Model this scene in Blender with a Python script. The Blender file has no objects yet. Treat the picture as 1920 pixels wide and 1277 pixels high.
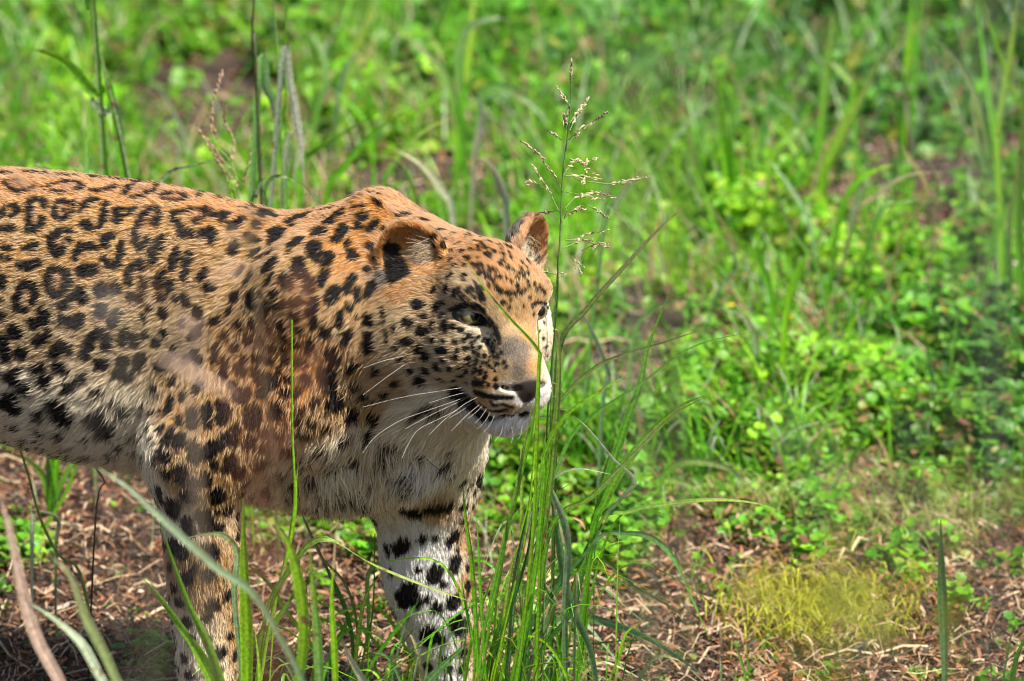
import bpy, math, random, os
import numpy as np
from mathutils import Vector, Matrix
R_ = math.radians
rng = np.random.default_rng(7)
sc = bpy.context.scene
COL = sc.collection

# ------------------------------------------------------------------ camera
PITCH = R_(16); DIST = 5.0; FOVW = 0.232
FWD = np.array([0, math.cos(PITCH), -math.sin(PITCH)])
UP = np.array([0, math.sin(PITCH), math.cos(PITCH)])
RT = np.array([1.0, 0, 0])
TGT = np.array([0, 0, 0.48]); CAM = TGT - DIST * FWD
cam_d = bpy.data.cameras.new('camera'); cam = bpy.data.objects.new('camera', cam_d); COL.objects.link(cam)
cam.location = CAM; cam.rotation_euler = (R_(90) - PITCH, 0, 0)
cam_d.sensor_width = 36; cam_d.lens = 36 / FOVW; cam_d.clip_start = 0.05; cam_d.clip_end = 500
cam_d.dof.use_dof = True; cam_d.dof.focus_distance = 4.89; cam_d.dof.aperture_fstop = 5.6; cam_d.dof.aperture_blades = 9
sc.camera = cam

# ------------------------------------------------------------------ light
SUN_DIR = Vector((0.46, -0.30, 0.82)).normalized()      # towards the sun
world = bpy.data.worlds.new('World'); sc.world = world; world.use_nodes = True
wn = world.node_tree.nodes; wl = world.node_tree.links
sky = wn.new('ShaderNodeTexSky'); sky.sky_type = 'NISHITA'; sky.sun_disc = False
sky.sun_elevation = math.asin(SUN_DIR.z); sky.sun_rotation = math.atan2(SUN_DIR.x, SUN_DIR.y)
sky.air_density = 1.0; sky.dust_density = 2.5; sky.ozone_density = 1.0
bg = wn['Background']; bg.inputs['Strength'].default_value = 0.078
wl.new(sky.outputs[0], bg.inputs['Color'])
sun_d = bpy.data.lights.new('sun', 'SUN'); sun = bpy.data.objects.new('sun', sun_d); COL.objects.link(sun)
sun_d.energy = 5.0; sun_d.angle = R_(0.5); sun_d.color = (1.0, 0.94, 0.84)
sun.rotation_euler = SUN_DIR.to_track_quat('Z', 'Y').to_euler()
sc.view_settings.view_transform = 'Standard'; sc.view_settings.look = 'None'
sc.view_settings.exposure = 0.95; sc.view_settings.gamma = 1.0
sc.render.engine = 'CYCLES'
sc.cycles.use_denoising = True
sc.cycles.max_bounces = 8; sc.cycles.diffuse_bounces = 3; sc.cycles.transmission_bounces = 4; sc.cycles.transparent_max_bounces = 6
sc.cycles.caustics_reflective = False; sc.cycles.caustics_refractive = False
sc.cycles_curves.shape = 'RIBBONS'
sc.render.filter_size if hasattr(sc.render, 'filter_size') else None
sc.cycles.filter_width = 1.1

# ------------------------------------------------------------------ helpers
PX = FOVW / 1920
def ray(x, y):
    d = FWD + (x - 960) * PX * RT - (y - 638.5) * PX * UP
    return d
def W(x, y, Y=0.0):                     # picture position -> point on the upright plane at depth Y
    d = ray(x, y); return CAM + d * ((Y - CAM[1]) / d[1])
def G(x, y, z=0.0):                     # picture position -> point on the ground
    d = ray(x, y); return CAM + d * ((z - CAM[2]) / d[2])
def proj(P):
    v = np.asarray(P) - CAM; z = v @ FWD
    return np.stack([960 + (v @ RT) / z / PX, 638.5 - (v @ UP) / z / PX], -1)
def tag(o, label=None, cat=None, group=None, kind=None):
    if label: o['label'] = label
    if cat: o['category'] = cat
    if group: o['group'] = group
    if kind: o['kind'] = kind
    return o
def link(o, parent=None):
    COL.objects.link(o)
    if parent is not None: o.parent = parent
    return o
def empty(name, loc=(0, 0, 0)):
    o = bpy.data.objects.new(name, None); o.empty_display_size = .05; link(o); o.location = loc; return o
def raw_mesh(name, V, F, mat=None, colors=None, smooth=True, size=None):
    """V (n,3); F (m,k) index array of equal sided faces"""
    V = np.ascontiguousarray(V, np.float32); F = np.ascontiguousarray(F, np.int32)
    m = bpy.data.meshes.new(name); k = F.shape[1]
    m.vertices.add(len(V)); m.vertices.foreach_set('co', V.ravel())
    m.loops.add(F.size); m.loops.foreach_set('vertex_index', F.ravel())
    m.polygons.add(len(F)); m.polygons.foreach_set('loop_start', np.arange(0, F.size, k, dtype=np.int32))
    try: m.polygons.foreach_set('loop_total', np.full(len(F), k, np.int32))
    except Exception: pass
    m.update(calc_edges=True)
    if smooth: m.polygons.foreach_set('use_smooth', np.ones(len(F), bool))
    if colors is not None:
        a = m.color_attributes.new('col', 'FLOAT_COLOR', 'POINT')
        c = np.ones((len(V), 4), np.float32); c[:, :3] = colors
        a.data.foreach_set('color', c.ravel())
    if mat: m.materials.append(mat)
    m.validate()
    return m
def mesh_obj(name, V, F, mat=None, colors=None, parent=None, smooth=True, loc=None):
    if loc is not None: V = np.asarray(V) - np.asarray(loc)
    o = bpy.data.objects.new(name, raw_mesh(name, V, F, mat, colors, smooth))
    if loc is not None: o.location = loc
    return link(o, parent)
def new_mat(name):
    m = bpy.data.materials.new(name); m.use_nodes = True
    return m, m.node_tree.nodes, m.node_tree.links, m.node_tree.nodes['Principled BSDF']
def norm(v):
    return v / np.maximum(np.linalg.norm(v, axis=-1, keepdims=True), 1e-9)
def sstep(a, b, x):
    t = np.clip((x - a) / (b - a), 0, 1); return t * t * (3 - 2 * t)
_perm = rng.random((64, 64, 64)).astype(np.float32)
def vnoise(P, s):                       # smooth value noise, 0..1
    Q = np.asarray(P) * s; I = np.floor(Q).astype(int); f = Q - I; f = f * f * (3 - 2 * f); I &= 63; J = (I + 1) & 63
    x0, y0, z0 = I.T; x1, y1, z1 = J.T; fx, fy, fz = f.T
    a = _perm[x0, y0, z0] * (1 - fx) + _perm[x1, y0, z0] * fx; b = _perm[x0, y1, z0] * (1 - fx) + _perm[x1, y1, z0] * fx
    c = _perm[x0, y0, z1] * (1 - fx) + _perm[x1, y0, z1] * fx; d = _perm[x0, y1, z1] * (1 - fx) + _perm[x1, y1, z1] * fx
    return (a * (1 - fy) + b * fy) * (1 - fz) + (c * (1 - fy) + d * fy) * fz

# ------------------------------------------------------------------ leopard: the shape as a signed distance
S = 1655.0                               # picture units per metre at the leopard
HS = 0.905
def rotm(y, p, r):
    cy, sy, cp, sp, cr, sr = math.cos(y), math.sin(y), math.cos(p), math.sin(p), math.cos(r), math.sin(r)
    return np.array([[cy, -sy, 0], [sy, cy, 0], [0, 0, 1]]) @ np.array([[cp, 0, sp], [0, 1, 0], [-sp, 0, cp]]) @ np.array([[1, 0, 0], [0, cr, -sr], [0, sr, cr]])
HR = rotm(R_(-63.0), R_(8.0), R_(-4.0)); HP = np.array([-0.034, -0.10, 0.541])
def H(*p): return HR @ (np.array(p) * HS) + HP      # head space -> world
def toH(P): return ((P - HP) @ HR) / HS
def smin(a, b, k):
    h = np.clip(0.5 + 0.5 * (b - a) / k, 0, 1); return b * (1 - h) + a * h - k * h * (1 - h)
def smax(a, b, k): return -smin(-a, -b, k)
def cone(P, a, b, ra, rb):
    a = np.asarray(a, float); b = np.asarray(b, float); ba = b - a; L2 = ba @ ba
    pa = P - a; t = np.clip(pa @ ba / L2, 0, 1)
    return np.linalg.norm(pa - t[:, None] * ba, axis=1) - (ra + (rb - ra) * t)
def ell(P, c, r, M=None):
    q = P - np.asarray(c)
    if M is not None: q = q @ M
    r = np.asarray(r, float); k0 = np.linalg.norm(q / r, axis=1); k1 = np.linalg.norm(q / (r * r), axis=1)
    return k0 * (k0 - 1) / np.maximum(k1, 1e-9)
def chain(P, pts, k=0.02):
    # resample the joints along a smooth curve so that the limb tapers without beads
    A = np.array([list(p) + [r] for p, r in pts]); n = len(A); out = []
    E = np.vstack([2 * A[0] - A[1], A, 2 * A[-1] - A[-2]])
    for i in range(n - 1):
        p0, p1, p2, p3 = E[i:i + 4]
        for t in (0, .34, .67):
            out.append(.5 * ((2 * p1) + (p2 - p0) * t + (2 * p0 - 5 * p1 + 4 * p2 - p3) * t * t + (3 * p1 - p0 - 3 * p2 + p3) * t ** 3))
    out.append(A[-1]); pts = [(o[:3], o[3]) for o in out]
    d = None; k = .004
    for (a, ra), (b, rb) in zip(pts[:-1], pts[1:]):
        e = cone(P, a, b, ra, rb); d = e if d is None else smin(d, e, k)
    return d
def wp(x, y, Y, r): return (W(x, y, Y), r / S)
# trunk stations: x, top, bottom, depth, half width
TR = [(-830, 560, 640, .17, .02), (-800, 470, 700, .168, .07), (-740, 400, 745, .165, .105), (-640, 350, 770, .16, .128), (-450, 325, 780, .15, .135),
      (-250, 322, 785, .12, .135), (-100, 322, 795, .10, .138), (0, 326, 808, .09, .138), (130, 335, 845, .075, .132), (290, 352, 880, .06, .114), (400, 374, 905, .045, .107),
      (480, 394, 930, .035, .102), (560, 412, 945, .03, .106), (640, 425, 955, .03, .108), (700, 430, 950, .03, .100), (760, 455, 930, .03, .092), (810, 500, 900, .035, .080),
      (850, 580, 870, .04, .05), (872, 680, 800, .04, .02)]
def _stations():
    rows = []
    for x, t, b, Y, w in TR:
        A = W(x, t, Y); B = W(x, b, Y); rows.append(((A[0] + B[0]) / 2, (A[2] + B[2]) / 2, max((A[2] - B[2]) / 2, .02), Y, w))
    return np.array(rows)
ST = _stations()
# denser, smoothed stations
_xs = np.linspace(ST[0, 0], ST[-1, 0], 240); _tab = np.stack([np.interp(_xs, ST[:, 0], ST[:, i]) for i in range(1, 5)], 1)
_k = np.exp(-np.linspace(-2, 2, 15) ** 2); _k /= _k.sum()
_tab = np.stack([np.convolve(np.pad(_tab[:, i], 7, 'edge'), _k, 'valid') for i in range(4)], 1)
def trunk(P):
    x = P[:, 0]; cz, h, cy, w = (np.interp(x, _xs, _tab[:, i]) for i in range(4))
    dz = P[:, 2] - cz; dy = P[:, 1] - cy
    q = (np.abs(dz / h) ** 2.15 + np.abs(dy / w) ** 2.15) ** (1 / 2.15)
    d = (q - 1) * np.minimum(h, w) * 0.9
    ex = np.maximum(np.maximum(_xs[0] - x, x - _xs[-1]), 0)
    return np.where(ex > 0, np.sqrt(np.maximum(d, 0) ** 2 + ex ** 2), d)
def sdf(P):
    d = trunk(P)
    # hindquarters and hind legs (beyond the frame), tail
    for s, Yh, dx in ((-1, .06, 0), (1, .25, 120)):
        d = smin(d, ell(P, W(-640 + dx * .3, 620, Yh + .0), (.15, .062, .17)), .05)
        d = smin(d, chain(P, [wp(-600 + dx, 800, Yh, 100), wp(-560 + dx, 920, Yh, 75), wp(-700 + dx, 1150, Yh, 45), wp(-690 + dx, 1340 - Yh * 350, Yh, 42), wp(-620 + dx, 1385 - Yh * 400, Yh, 40)], .02), .05)
    d = smin(d, chain(P, [wp(-790, 470, .17, 50), wp(-930, 700, .19, 38), wp(-1010, 950, .22, 32), wp(-1120, 1080, .24, 30), wp(-1260, 1090, .25, 26)], .02), .04)
    # neck, withers, chest
    d = smin(d, cone(P, W(685, 605, .02), W(815, 605, -.055), .122, .098), .045)
    d = smin(d, cone(P, W(684, 402, -.035), W(575, 560, -.075), .020, .055), .028)       # near shoulder blade
    d = smin(d, cone(P, W(712, 400, .05), W(650, 560, .08), .022, .05), .035)          # far shoulder blade
    d = smin(d, cone(P, W(730, 600, -.01), W(790, 790, .0), .115, .072), .045)         # throat and chest
    d = smin(d, cone(P, W(810, 800, .035), W(800, 900, .06), .055, .055), .04)
    # near shoulder, upper arm, foreleg
    d = smin(d, cone(P, W(585, 560, -.062), W(570, 740, -.066), .062, .060), .035)
    d = smin(d, cone(P, W(560, 740, -.066), W(372, 850, -.08), .058, .046), .035)
    d = smin(d, cone(P, W(470, 640, -.045), W(372, 850, -.075), .05, .046), .06)
    d = smin(d, chain(P, [wp(372, 850, -.075, 76), wp(374, 950, -.078, 68), wp(381, 1060, -.08, 66), wp(388, 1180, -.08, 60), wp(398, 1290, -.08, 56), wp(405, 1370, -.08, 58)], .02), .025)
    for j, (dx, dY) in enumerate(((-28, .0), (-8, -.022), (12, -.022), (34, .0))):
        d = smin(d, cone(P, W(410 + dx * .5, 1372, -.08 + dY * .5), W(452 + abs(2), 1410, -.08 + (j - 1.5) * .022), .022, .017), .012)
    # far foreleg
    d = smin(d, chain(P, [wp(790, 900, .06, 84), wp(792, 960, .065, 80), wp(797, 1040, .07, 83), wp(808, 1110, .07, 79), wp(834, 1200, .07, 65), wp(850, 1270, .07, 58), wp(862, 1320, .07, 56)], .02), .03)
    for j in range(4):
        d = smin(d, cone(P, W(868, 1325, .07 + (j - 1.5) * .012), W(918, 1362, .07 + (j - 1.5) * .024), .022, .018), .012)
    # head
    Q = toH(P)
    h = ell(Q, (-.008, 0, .016), (.088, .074, .070))
    h = smin(h, ell(Q, (.018, 0, .030), (.058, .052, .050)), .03)
    for s in (-1, 1):
        h = smin(h, ell(Q, (.004, s * .052, -.030), (.062, .036, .050)), .03)          # cheek
        h = smin(h, ell(Q, (-.032, s * .064, -.042), (.040, .036, .058)), .03)         # ruff
        h = smin(h, ell(Q, (.040, s * .040, .047), (.024, .024, .013)), .018)          # brow
    h = smin(h, cone(Q, (.045, 0, .018), (.110, 0, -.026), .038, .029), .018)          # nose bridge
    h = smin(h, cone(Q, (.050, 0, -.035), (.100, 0, -.048), .046, .036), .02)
    for s in (-1, 1):
        h = smin(h, ell(Q, (.098, s * .021, -.058), (.035, .0265, .031)), .012)         # whisker pad
        h = smin(h, ell(Q, (.117, s * .012, -.062), (.020, .015, .018)), .008)
    h = smin(h, ell(Q, (.126, 0, -.039), (.016, .024, .020)), .014)
    jaw = smin(cone(Q, (.030, 0, -.075), (.086, 0, -.089), .044, .026), ell(Q, (.090, 0, -.097), (.027, .032, .023)), .01)
    # groove between lip and jaw
    for s in (-1, 1):
        h = smax(h, -cone(Q, (.134, s * .006, -.081), (.066, s * .052, -.081), .0025, .004), .007)
        h = smax(h, -cone(Q, (.142, s * .016, -.042), (.128, s * .027, -.043), .0035, .003), .005)   # nostril
    h = smax(h, -cone(Q, (.145, 0, -.052), (.134, 0, -.080), .002, .002), .004)
    h = smin(h, jaw, .008)
    # eye sockets
    for s in (-1, 1):
        h = smax(h, -ell(Q, (.066, s * .046, .020), (.0135, .0175, .0085)), .008)
        h = smax(h, -cone(Q, (.075, s * .030, .006), (.092, s * .030, -.010), .004, .003), .014)
    d = smin(d, cone(P, H(-.055, 0, -.01), W(740, 600, -.015), .064, .10), .035)
    d = smin(d, h * HS, .010)
    d = smin(d, cone(P, H(.02, 0, -.095), W(770, 740, -.03), .036, .07), .035)         # throat under the jaw
    # ears
    for s in (-1, 1):
        tip = np.array((-.056, s * .088, .090)); base = np.array((-.040, s * .070, .030))
        ax = norm(tip - base); f = norm(np.array((.80, s * .60, .05))); f = norm(f - ax * (f @ ax)); sd = np.cross(ax, f)
        M = np.stack([f, sd, ax], 1)
        c = base + ax * .024
        e = ell(Q, c, (.024, .044, .053), M)
        e2 = ell(Q, c + f * .0145 + ax * .004, (.026, .0385, .047), M)
        e = smax(e, -e2, .003)
        e = e * HS
        d = smin(d, e, .007)
    return d

def axis_grid(segs):
    out = []
    for a, b, st in segs:
        n = max(1, int(round((b - a) / st))); out.append(np.linspace(a, b, n, endpoint=False))
    g = np.concatenate(out + [[segs[-1][1]]]); n = (len(g) - 1) // 4 * 4 + 1
    while len(g) < n + 4: g = np.append(g, g[-1] + (g[-1] - g[-2]))
    return g[:n + 4]
def build_body():
    gx = axis_grid([(-1.40, -.60, .008), (-.60, -.20, .0042), (-.20, .09, .0022)])
    gy = axis_grid([(-.25, .05, .0026), (.05, .36, .0055)])
    gz = axis_grid([(-.03, .40, .0045), (.40, .70, .0022)])
    nx, ny, nz = len(gx), len(gy), len(gz); s = 4
    cx, cy, cz = gx[::s], gy[::s], gz[::s]
    Pc = np.stack(np.meshgrid(cx, cy, cz, indexing='ij'), -1).reshape(-1, 3)
    Vc = sdf(Pc).reshape(len(cx), len(cy), len(cz)).astype(np.float32)
    # fill fine grid by nearest coarse value, then refine near the surface
    ix = np.minimum((np.arange(nx) + 2) // s, len(cx) - 1); iy = np.minimum((np.arange(ny) + 2) // s, len(cy) - 1); iz = np.minimum((np.arange(nz) + 2) // s, len(cz) - 1)
    V = Vc[np.ix_(ix, iy, iz)]
    lim = np.sqrt(np.gradient(gx)[:, None, None] ** 2 + np.gradient(gy)[None, :, None] ** 2 + np.gradient(gz)[None, None, :] ** 2) * 4.2
    act = np.argwhere(np.abs(V) < lim)
    for i in range(0, len(act), 400000):
        a = act[i:i + 400000]; P = np.stack([gx[a[:, 0]], gy[a[:, 1]], gz[a[:, 2]]], 1)
        V[a[:, 0], a[:, 1], a[:, 2]] = sdf(P)
    # surface nets
    neg = V < 0
    c8 = np.zeros((nx - 1, ny - 1, nz - 1), np.int8)
    for i in (0, 1):
        for j in (0, 1):
            for k in (0, 1): c8 += neg[i:nx - 1 + i, j:ny - 1 + j, k:nz - 1 + k]
    cells = np.argwhere((c8 > 0) & (c8 < 8)); idx = np.full(c8.shape, -1, np.int32); idx[tuple(cells.T)] = np.arange(len(cells))
    acc = np.zeros((len(cells), 3)); cnt = np.zeros(len(cells))
    Gs = (gx, gy, gz)
    for ax in range(3):
        o = [a for a in range(3) if a != ax]
        for u in (0, 1):
            for v in (0, 1):
                p0 = cells.copy(); p0[:, o[0]] += u; p0[:, o[1]] += v; p1 = p0.copy(); p1[:, ax] += 1
                a = V[tuple(p0.T)]; b = V[tuple(p1.T)]; m = (a < 0) != (b < 0)
                t = np.where(m, a / np.where(a == b, 1, a - b), 0)
                pt = np.stack([Gs[q][p0[:, q]] for q in range(3)], 1)
                pt[:, ax] += t * (Gs[ax][p1[:, ax]] - Gs[ax][p0[:, ax]])
                acc[m] += pt[m]; cnt[m] += 1
    verts = acc / cnt[:, None]
    faces = []
    for ax in range(3):
        o1, o2 = [(1, 2), (2, 0), (0, 1)][ax]
        sl0 = [slice(None)] * 3; sl1 = [slice(None)] * 3; sl0[ax] = slice(0, -1); sl1[ax] = slice(1, None)
        a = neg[tuple(sl0)]; b = neg[tuple(sl1)]
        e = np.argwhere(a != b)
        e = e[(e[:, o1] > 0) & (e[:, o2] > 0) & (e[:, o1] < idx.shape[o1]) & (e[:, o2] < idx.shape[o2])]
        fl = a[tuple(e.T)]
        def ID(d1, d2):
            q = e.copy(); q[:, o1] -= d1; q[:, o2] -= d2; return idx[tuple(q.T)]
        f = np.stack([ID(0, 0), ID(1, 0), ID(1, 1), ID(0, 1)], 1)
        f[~fl] = f[~fl][:, ::-1]
        faces.append(f)
    F = np.concatenate(faces); F = F[(F >= 0).all(1)]
    # pull vertices onto the true surface
    for it in range(2):
        d = sdf(verts); g = np.stack([sdf(verts + e) - d for e in np.eye(3) * 3e-4], 1) / 3e-4
        verts = verts - np.clip(d, -.002, .002)[:, None] * g / np.maximum((g * g).sum(1), .25)[:, None]
    return verts, F
# ------------------------------------------------------------------ leopard: markings and painted shade
# strokes traced as x,y points with a width, in the units of five square patches of the coat
STROKES = [  # also paints shade: near ear's hollow, crease between cheek ruff and neck
 ((0, 280, 3.04, -999, 400), """0,100 50,103:48|170,142 250,145:48|345,142 425,146:44|545,160 680,160:46|755,157 830,162:42|990,182 1140,206:46|35,195 60,230 110,250 170,240 195,215:22|50,180 120,190:12
270,225 310,205 380,195 450,195 480,220 440,240:24|300,245 370,255:20|545,245 600,240 680,220:30|715,265 740,225 800,200 870,190 910,210 880,250 820,275 760,280:24|925,270 960,260 1050,262 1060,285:24|940,290 990,305 1040,295:20
1135,280 1150,262 1210,262:20|1150,300 1200,298 1260,290 1275,265 1230,255:20|60,330 100,320 110,350 70,380:26|20,350 15,380:24|10,455 80,455:36|180,300 170,350 170,410 165,460:34|200,285 250,290 265,330:28|240,395 240,430 200,460:30
320,310 370,305 425,310 420,350:24|315,340 315,385 360,400 400,370:26|370,350:18|470,345 500,310 550,290:34|610,320 600,370 570,440:32|480,420 520,450:40|665,350 670,410:34|690,345 770,345:24|700,385 750,370:14
780,500 775,450 810,400 850,350 890,335:28|920,360 900,410 885,435:30|780,520 800,560 840,520:36|985,385 1030,360 1090,345:26|1140,345 1200,350 1160,400 1110,420:26|1010,410 1030,435:34|1160,480 1200,465:50|1210,520 1220,500:40|1040,480 1080,480:44
385,450 400,465:32|340,475 295,510 295,560 330,600 365,570:36|395,520:30|640,490 605,510 605,550:36|690,540 690,580 680,620:32|600,630 640,670 675,650:30|430,620 440,590 480,550 545,560:34|470,690 530,680:56|910,530 940,500:40|870,590 880,630:44|910,560:40
1010,590 990,640 985,670:44|1080,590 1070,660 1055,740:34|20,560 60,560:30|10,610:28|50,620:30|150,565 200,555:32|120,660 170,665 215,650:38|290,700 330,680 380,700 395,750 370,800 310,830 280,790 280,740:36|760,670 730,700 735,760:36|800,660:50|820,740 820,800:34
925,700 900,780:36|970,760 970,800:36|920,840:44|750,840 800,850:40|580,800:64|660,790:56|580,920:60|660,940 640,990:48|360,900 390,860 460,810 485,860:40|370,970 420,990 460,960:50|110,800 100,850 100,900 140,915:38|130,770 190,770 205,830 190,870:34
10,740 10,770:50|5,860:20|15,950:40|240,920 270,960 200,1000:44|180,970:30|270,1050 220,1090:46|90,1040:70|20,1130 10,1090 40,1180:56|120,1160:56|310,1160 350,1110 390,1140:50|350,1240:64|500,1150 520,1080 570,1040:44|620,1080 610,1120:44|490,1170:50
720,1050 700,1100:44|770,1060 770,1110:40|820,1060:40|890,1100:50|940,1050:36|580,1220:64|700,1210:60|800,1190 790,1240:48|240,1250:50|100,1270:50|850,900:34|930,930:52|1050,840 1070,880:36|1000,850:36|820,960:30|1180,700 1160,730:40|1200,790:50|1140,1030 1110,1060:44|1110,1170 1140,1200:50|1060,1200:40"""),
 ((400, 330, 3.04, 400, 715), """10,110 60,115 40,140:24|150,105 215,116:34|300,142 350,154:32|480,184 550,178:30|625,164 690,134:32|95,160 180,155:20|170,190 230,190 260,165:22|150,115 230,130:22|290,150 350,160:20|420,180:16|540,190 600,195:14|640,160 690,150:28|740,100 790,88:16|770,130 835,120:30|900,105 940,110:16|800,180 860,175:18|0,230 90,220 50,260:32
110,290 170,250:40|270,230 310,210:50|250,280:46|440,265 480,245 535,235:40|460,285:40|365,325 368,375:74|665,262:60|605,318:70|725,215:60|700,365 730,330 750,295:40|830,240 870,230:34|830,285:40|930,260 890,310:32|470,385 490,370:60|440,430:36|575,400 585,450:64|250,440:60
130,390 110,430:50|655,460 640,490:54|490,500 495,550:64|350,490 310,530:60|340,570 320,600:44|790,440 800,460:52|755,390 770,370:24|890,400:44|875,530:34|920,470:30|225,560 205,590:48|410,580 430,620:54|550,600 545,640:50|640,550 620,610:42|800,570 770,620 760,650:34
350,670:44|230,660 235,730 210,700:52|270,670:34|130,690:64|100,770:40|690,660 670,700:56|710,650:40|825,640 820,700:34|910,620 885,670:44|430,720 490,715:50|300,740 285,800:44|360,740:40|570,710 560,780:44|470,800:50|720,780 715,840:34|775,740:34|820,800:30|890,820:54|580,830:54
385,850:50|150,850:46|225,840:44|320,870:36|630,890:54|405,920:44|70,900:44|205,925:54|275,930:44|490,880:36|545,950 545,990:38|465,960:40|740,950 780,890:34|890,920 895,980:48|20,980 15,1050:40|130,980:50|330,980:44|255,1030:50|410,985:34|660,1000 690,1040:60|330,1050:44
410,1050:40|70,1050 60,1140:44|180,1040:36|490,1060:44|530,1060:34|810,1060 780,1100:40|155,1095:60|245,1110:50|380,1105:36|620,1105 680,1125:52|650,1150:50|420,1150:40|530,1160:50|810,1190:50|930,1110:46|110,1190:44|290,1150 280,1180:50|350,1170:44|400,1230:40|480,1220:40|190,1230:50"""),
 ((680, 380, 2.66, 715, 9999), """170,75 225,65:24|300,100 320,95:36|440,100:28|460,130:20|380,140 410,140:18|355,175:28|460,157:14|530,150 550,155:12|395,215 410,215:26|360,215:20|485,205:26|450,240:28|500,243:18|530,280:20|445,285:22|395,280:20|570,320:24|420,185:12|540,235:14|580,240:20|620,230:24|620,260 640,265:18
570,195:14|520,180:12|640,200:12|600,180:12|680,215:12|660,245:12|720,220:14|700,260:12|740,260:10|590,355:18|640,345:14|620,375:14|650,390:14|510,370:18|440,370:26|465,315:14|515,315:12|700,300:14|690,315:12|720,330:10|750,345:10|780,360:12|822,405 828,425:10|670,430:16|690,450:14|720,455:12
770,380:14|800,370:12|740,400:10|770,420:10|760,455:12|790,455:12|810,440:10|880,640:12|905,600:12|900,680:10|915,720:10|895,560:10|920,760:8|700,500:14|730,530:10|800,520:8|740,490:8|670,350:10|100,140 110,130:20|280,510:46|225,590 240,605:40|310,565:28|310,645 290,640:40|375,520:38|405,505:28|405,560:22|355,605:32|417,600 415,625:28|460,620:26|355,440:28|425,435:38
480,445:40|535,440:36|505,475:24|160,625:26|215,688 235,690:36|170,720:26|280,728:38|355,690:22|320,765:42|380,738 415,740:26|410,690:20|465,695:24|505,685:22|495,635:16|195,780:26|240,835:24|305,830 330,845:26|378,820:34|410,790:20|440,830:24|290,885:46|160,890 180,890:32|400,875:24|465,770:16|475,737:14
515,725:16|530,660:12|550,710:12|560,740:12|590,720:12|610,765:12|580,760:12|640,720:10|530,770:12|570,790:14|520,845:16|490,820:20|490,865:18|530,805:14|460,885:20|600,800:10|630,790:10|650,760:10|620,800:10|590,845:24|612,870:14|560,690:10|600,690:10|580,670:12|620,700:10|650,700:10|660,720:10
705,797:14|715,818:12|665,880:12|555,900 600,905:18|628,910:20|665,915:16|695,920:12|720,925:8|560,945 590,955 640,968 690,970 740,972:13|640,990 650,1010 700,1005 750,1020:8|585,1000 640,1035 700,1040:8|475,945 510,985 560,1020 620,1050:60|520,1010 580,1050 640,1070:34|640,1064 700,1058 750,1058:7|795,1046 832,1036:18|640,1035 720,1030 770,1040:6
452,540 490,562 520,592 560,612 600,602:14|470,532 520,515 570,515 605,550:12|585,580 640,612:34|630,590 662,630 682,685:22|450,535 520,508 600,540:14|575,430 600,480:18|840,520 870,500 900,505 925,525:10|850,560 870,582:8|880,425 905,455:9|122,215 130,290 160,380:38|150,240 172,350:66|190,300 215,350:44|85,320 92,380:30|105,520 112,600:8|118,640 125,700:7
110,950:40|40,1080 60,1100:40"""),
 ((0, 680, 2.1385, -999, 480), """40,60 80,90:38|110,110:44|45,140 60,180:50|10,160:30|150,25:34|185,70:52|240,15:40|275,95:44|325,60:40|480,40 510,50:44|232,172 262,212:58|385,220 405,235 425,268:64|450,150:26|500,190:46|160,205:40|330,300:26|530,295 570,300:32|610,310:28|580,180:34|740,130:34|690,150 680,190:36|725,230:36|775,200 775,245:40
830,180 830,215:40|835,245:36|890,165 900,195:44|890,230:36|650,195:24|650,265:34|685,280 670,310:36|715,320 730,300:44|770,330 780,375:44|850,340 830,360:46|880,320:34|910,300 930,310:40|945,260:36|650,370 670,380:36|620,380 625,400:24|725,430:50|725,460:44|670,445:40|860,410:38|925,385 910,420:38|955,440:48
820,455 825,480:38|780,480:40|760,530:58|870,520 875,540:48|695,560 690,590:56|640,500 645,540:28|815,610 830,650:54|750,640 760,670:46|870,600:22|910,590:42|650,660 665,710:38|700,730 730,760:50|840,760:64|880,660:36|1000,505:56|1000,320:48|1030,410:38|1015,200 1010,240:54|970,130:56|930,90:30|970,20:40|790,110 800,80:30|700,70:30|620,100:24
750,860:46|780,820:30|835,850:48|910,930:40|935,950:26|935,1020:24|920,1095:28|850,970:46|830,1020:36|720,960:36|700,900:36|880,1160:44|940,1170:34|740,1180:36|760,1250:36|700,1100:28"""),
 ((480, 680, 2.14, 480, 9999), """30,120 40,60:44|75,70:30|120,120:30|75,200 80,180:44|40,275:42|85,285:36|45,335:42|45,385:42|10,415:34|125,345:42|80,420 90,440:50|80,475:40|290,70 280,40:56|300,100:40|235,150:34|200,60:34|180,190:26|325,155 310,165:52|380,205:50|395,85:28|165,235:28|220,240:28|175,285 215,285:24|280,265:28|255,340:34|180,395:28|215,462:40
475,220:46|320,490:18|270,395 300,395:24|510,315 550,320:22|400,320:20|500,360 540,365:16|560,430 610,420:22|640,355:26|600,475 640,465:20|560,490:22|480,460:18|425,500:26|785,318:28|730,390 770,385:24|860,325:20|750,455 790,440:18|660,192 740,168:22|530,570:34|600,590 640,600:46|700,585 770,575:42|800,690 780,710:40|720,700:28|665,705:34
600,720 565,750:44|525,735 530,755:32|545,840:28|720,835 715,860:50|795,820 800,790:46|845,890:40|610,930 620,910 590,950:60|640,960:44|685,945:28|725,980:40|790,960:54|750,890:28|800,1040 820,1060:56|695,1080 690,1110:54|740,1110:34|860,960 870,1000:22|690,1220:40|825,1160:38|830,1230:40|760,1190:28|770,1230:28|870,1080:24|885,1160:28|650,830:22|860,760:18"""),
]
def w_small(w): return float(w) < 20
TINTS = []
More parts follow.
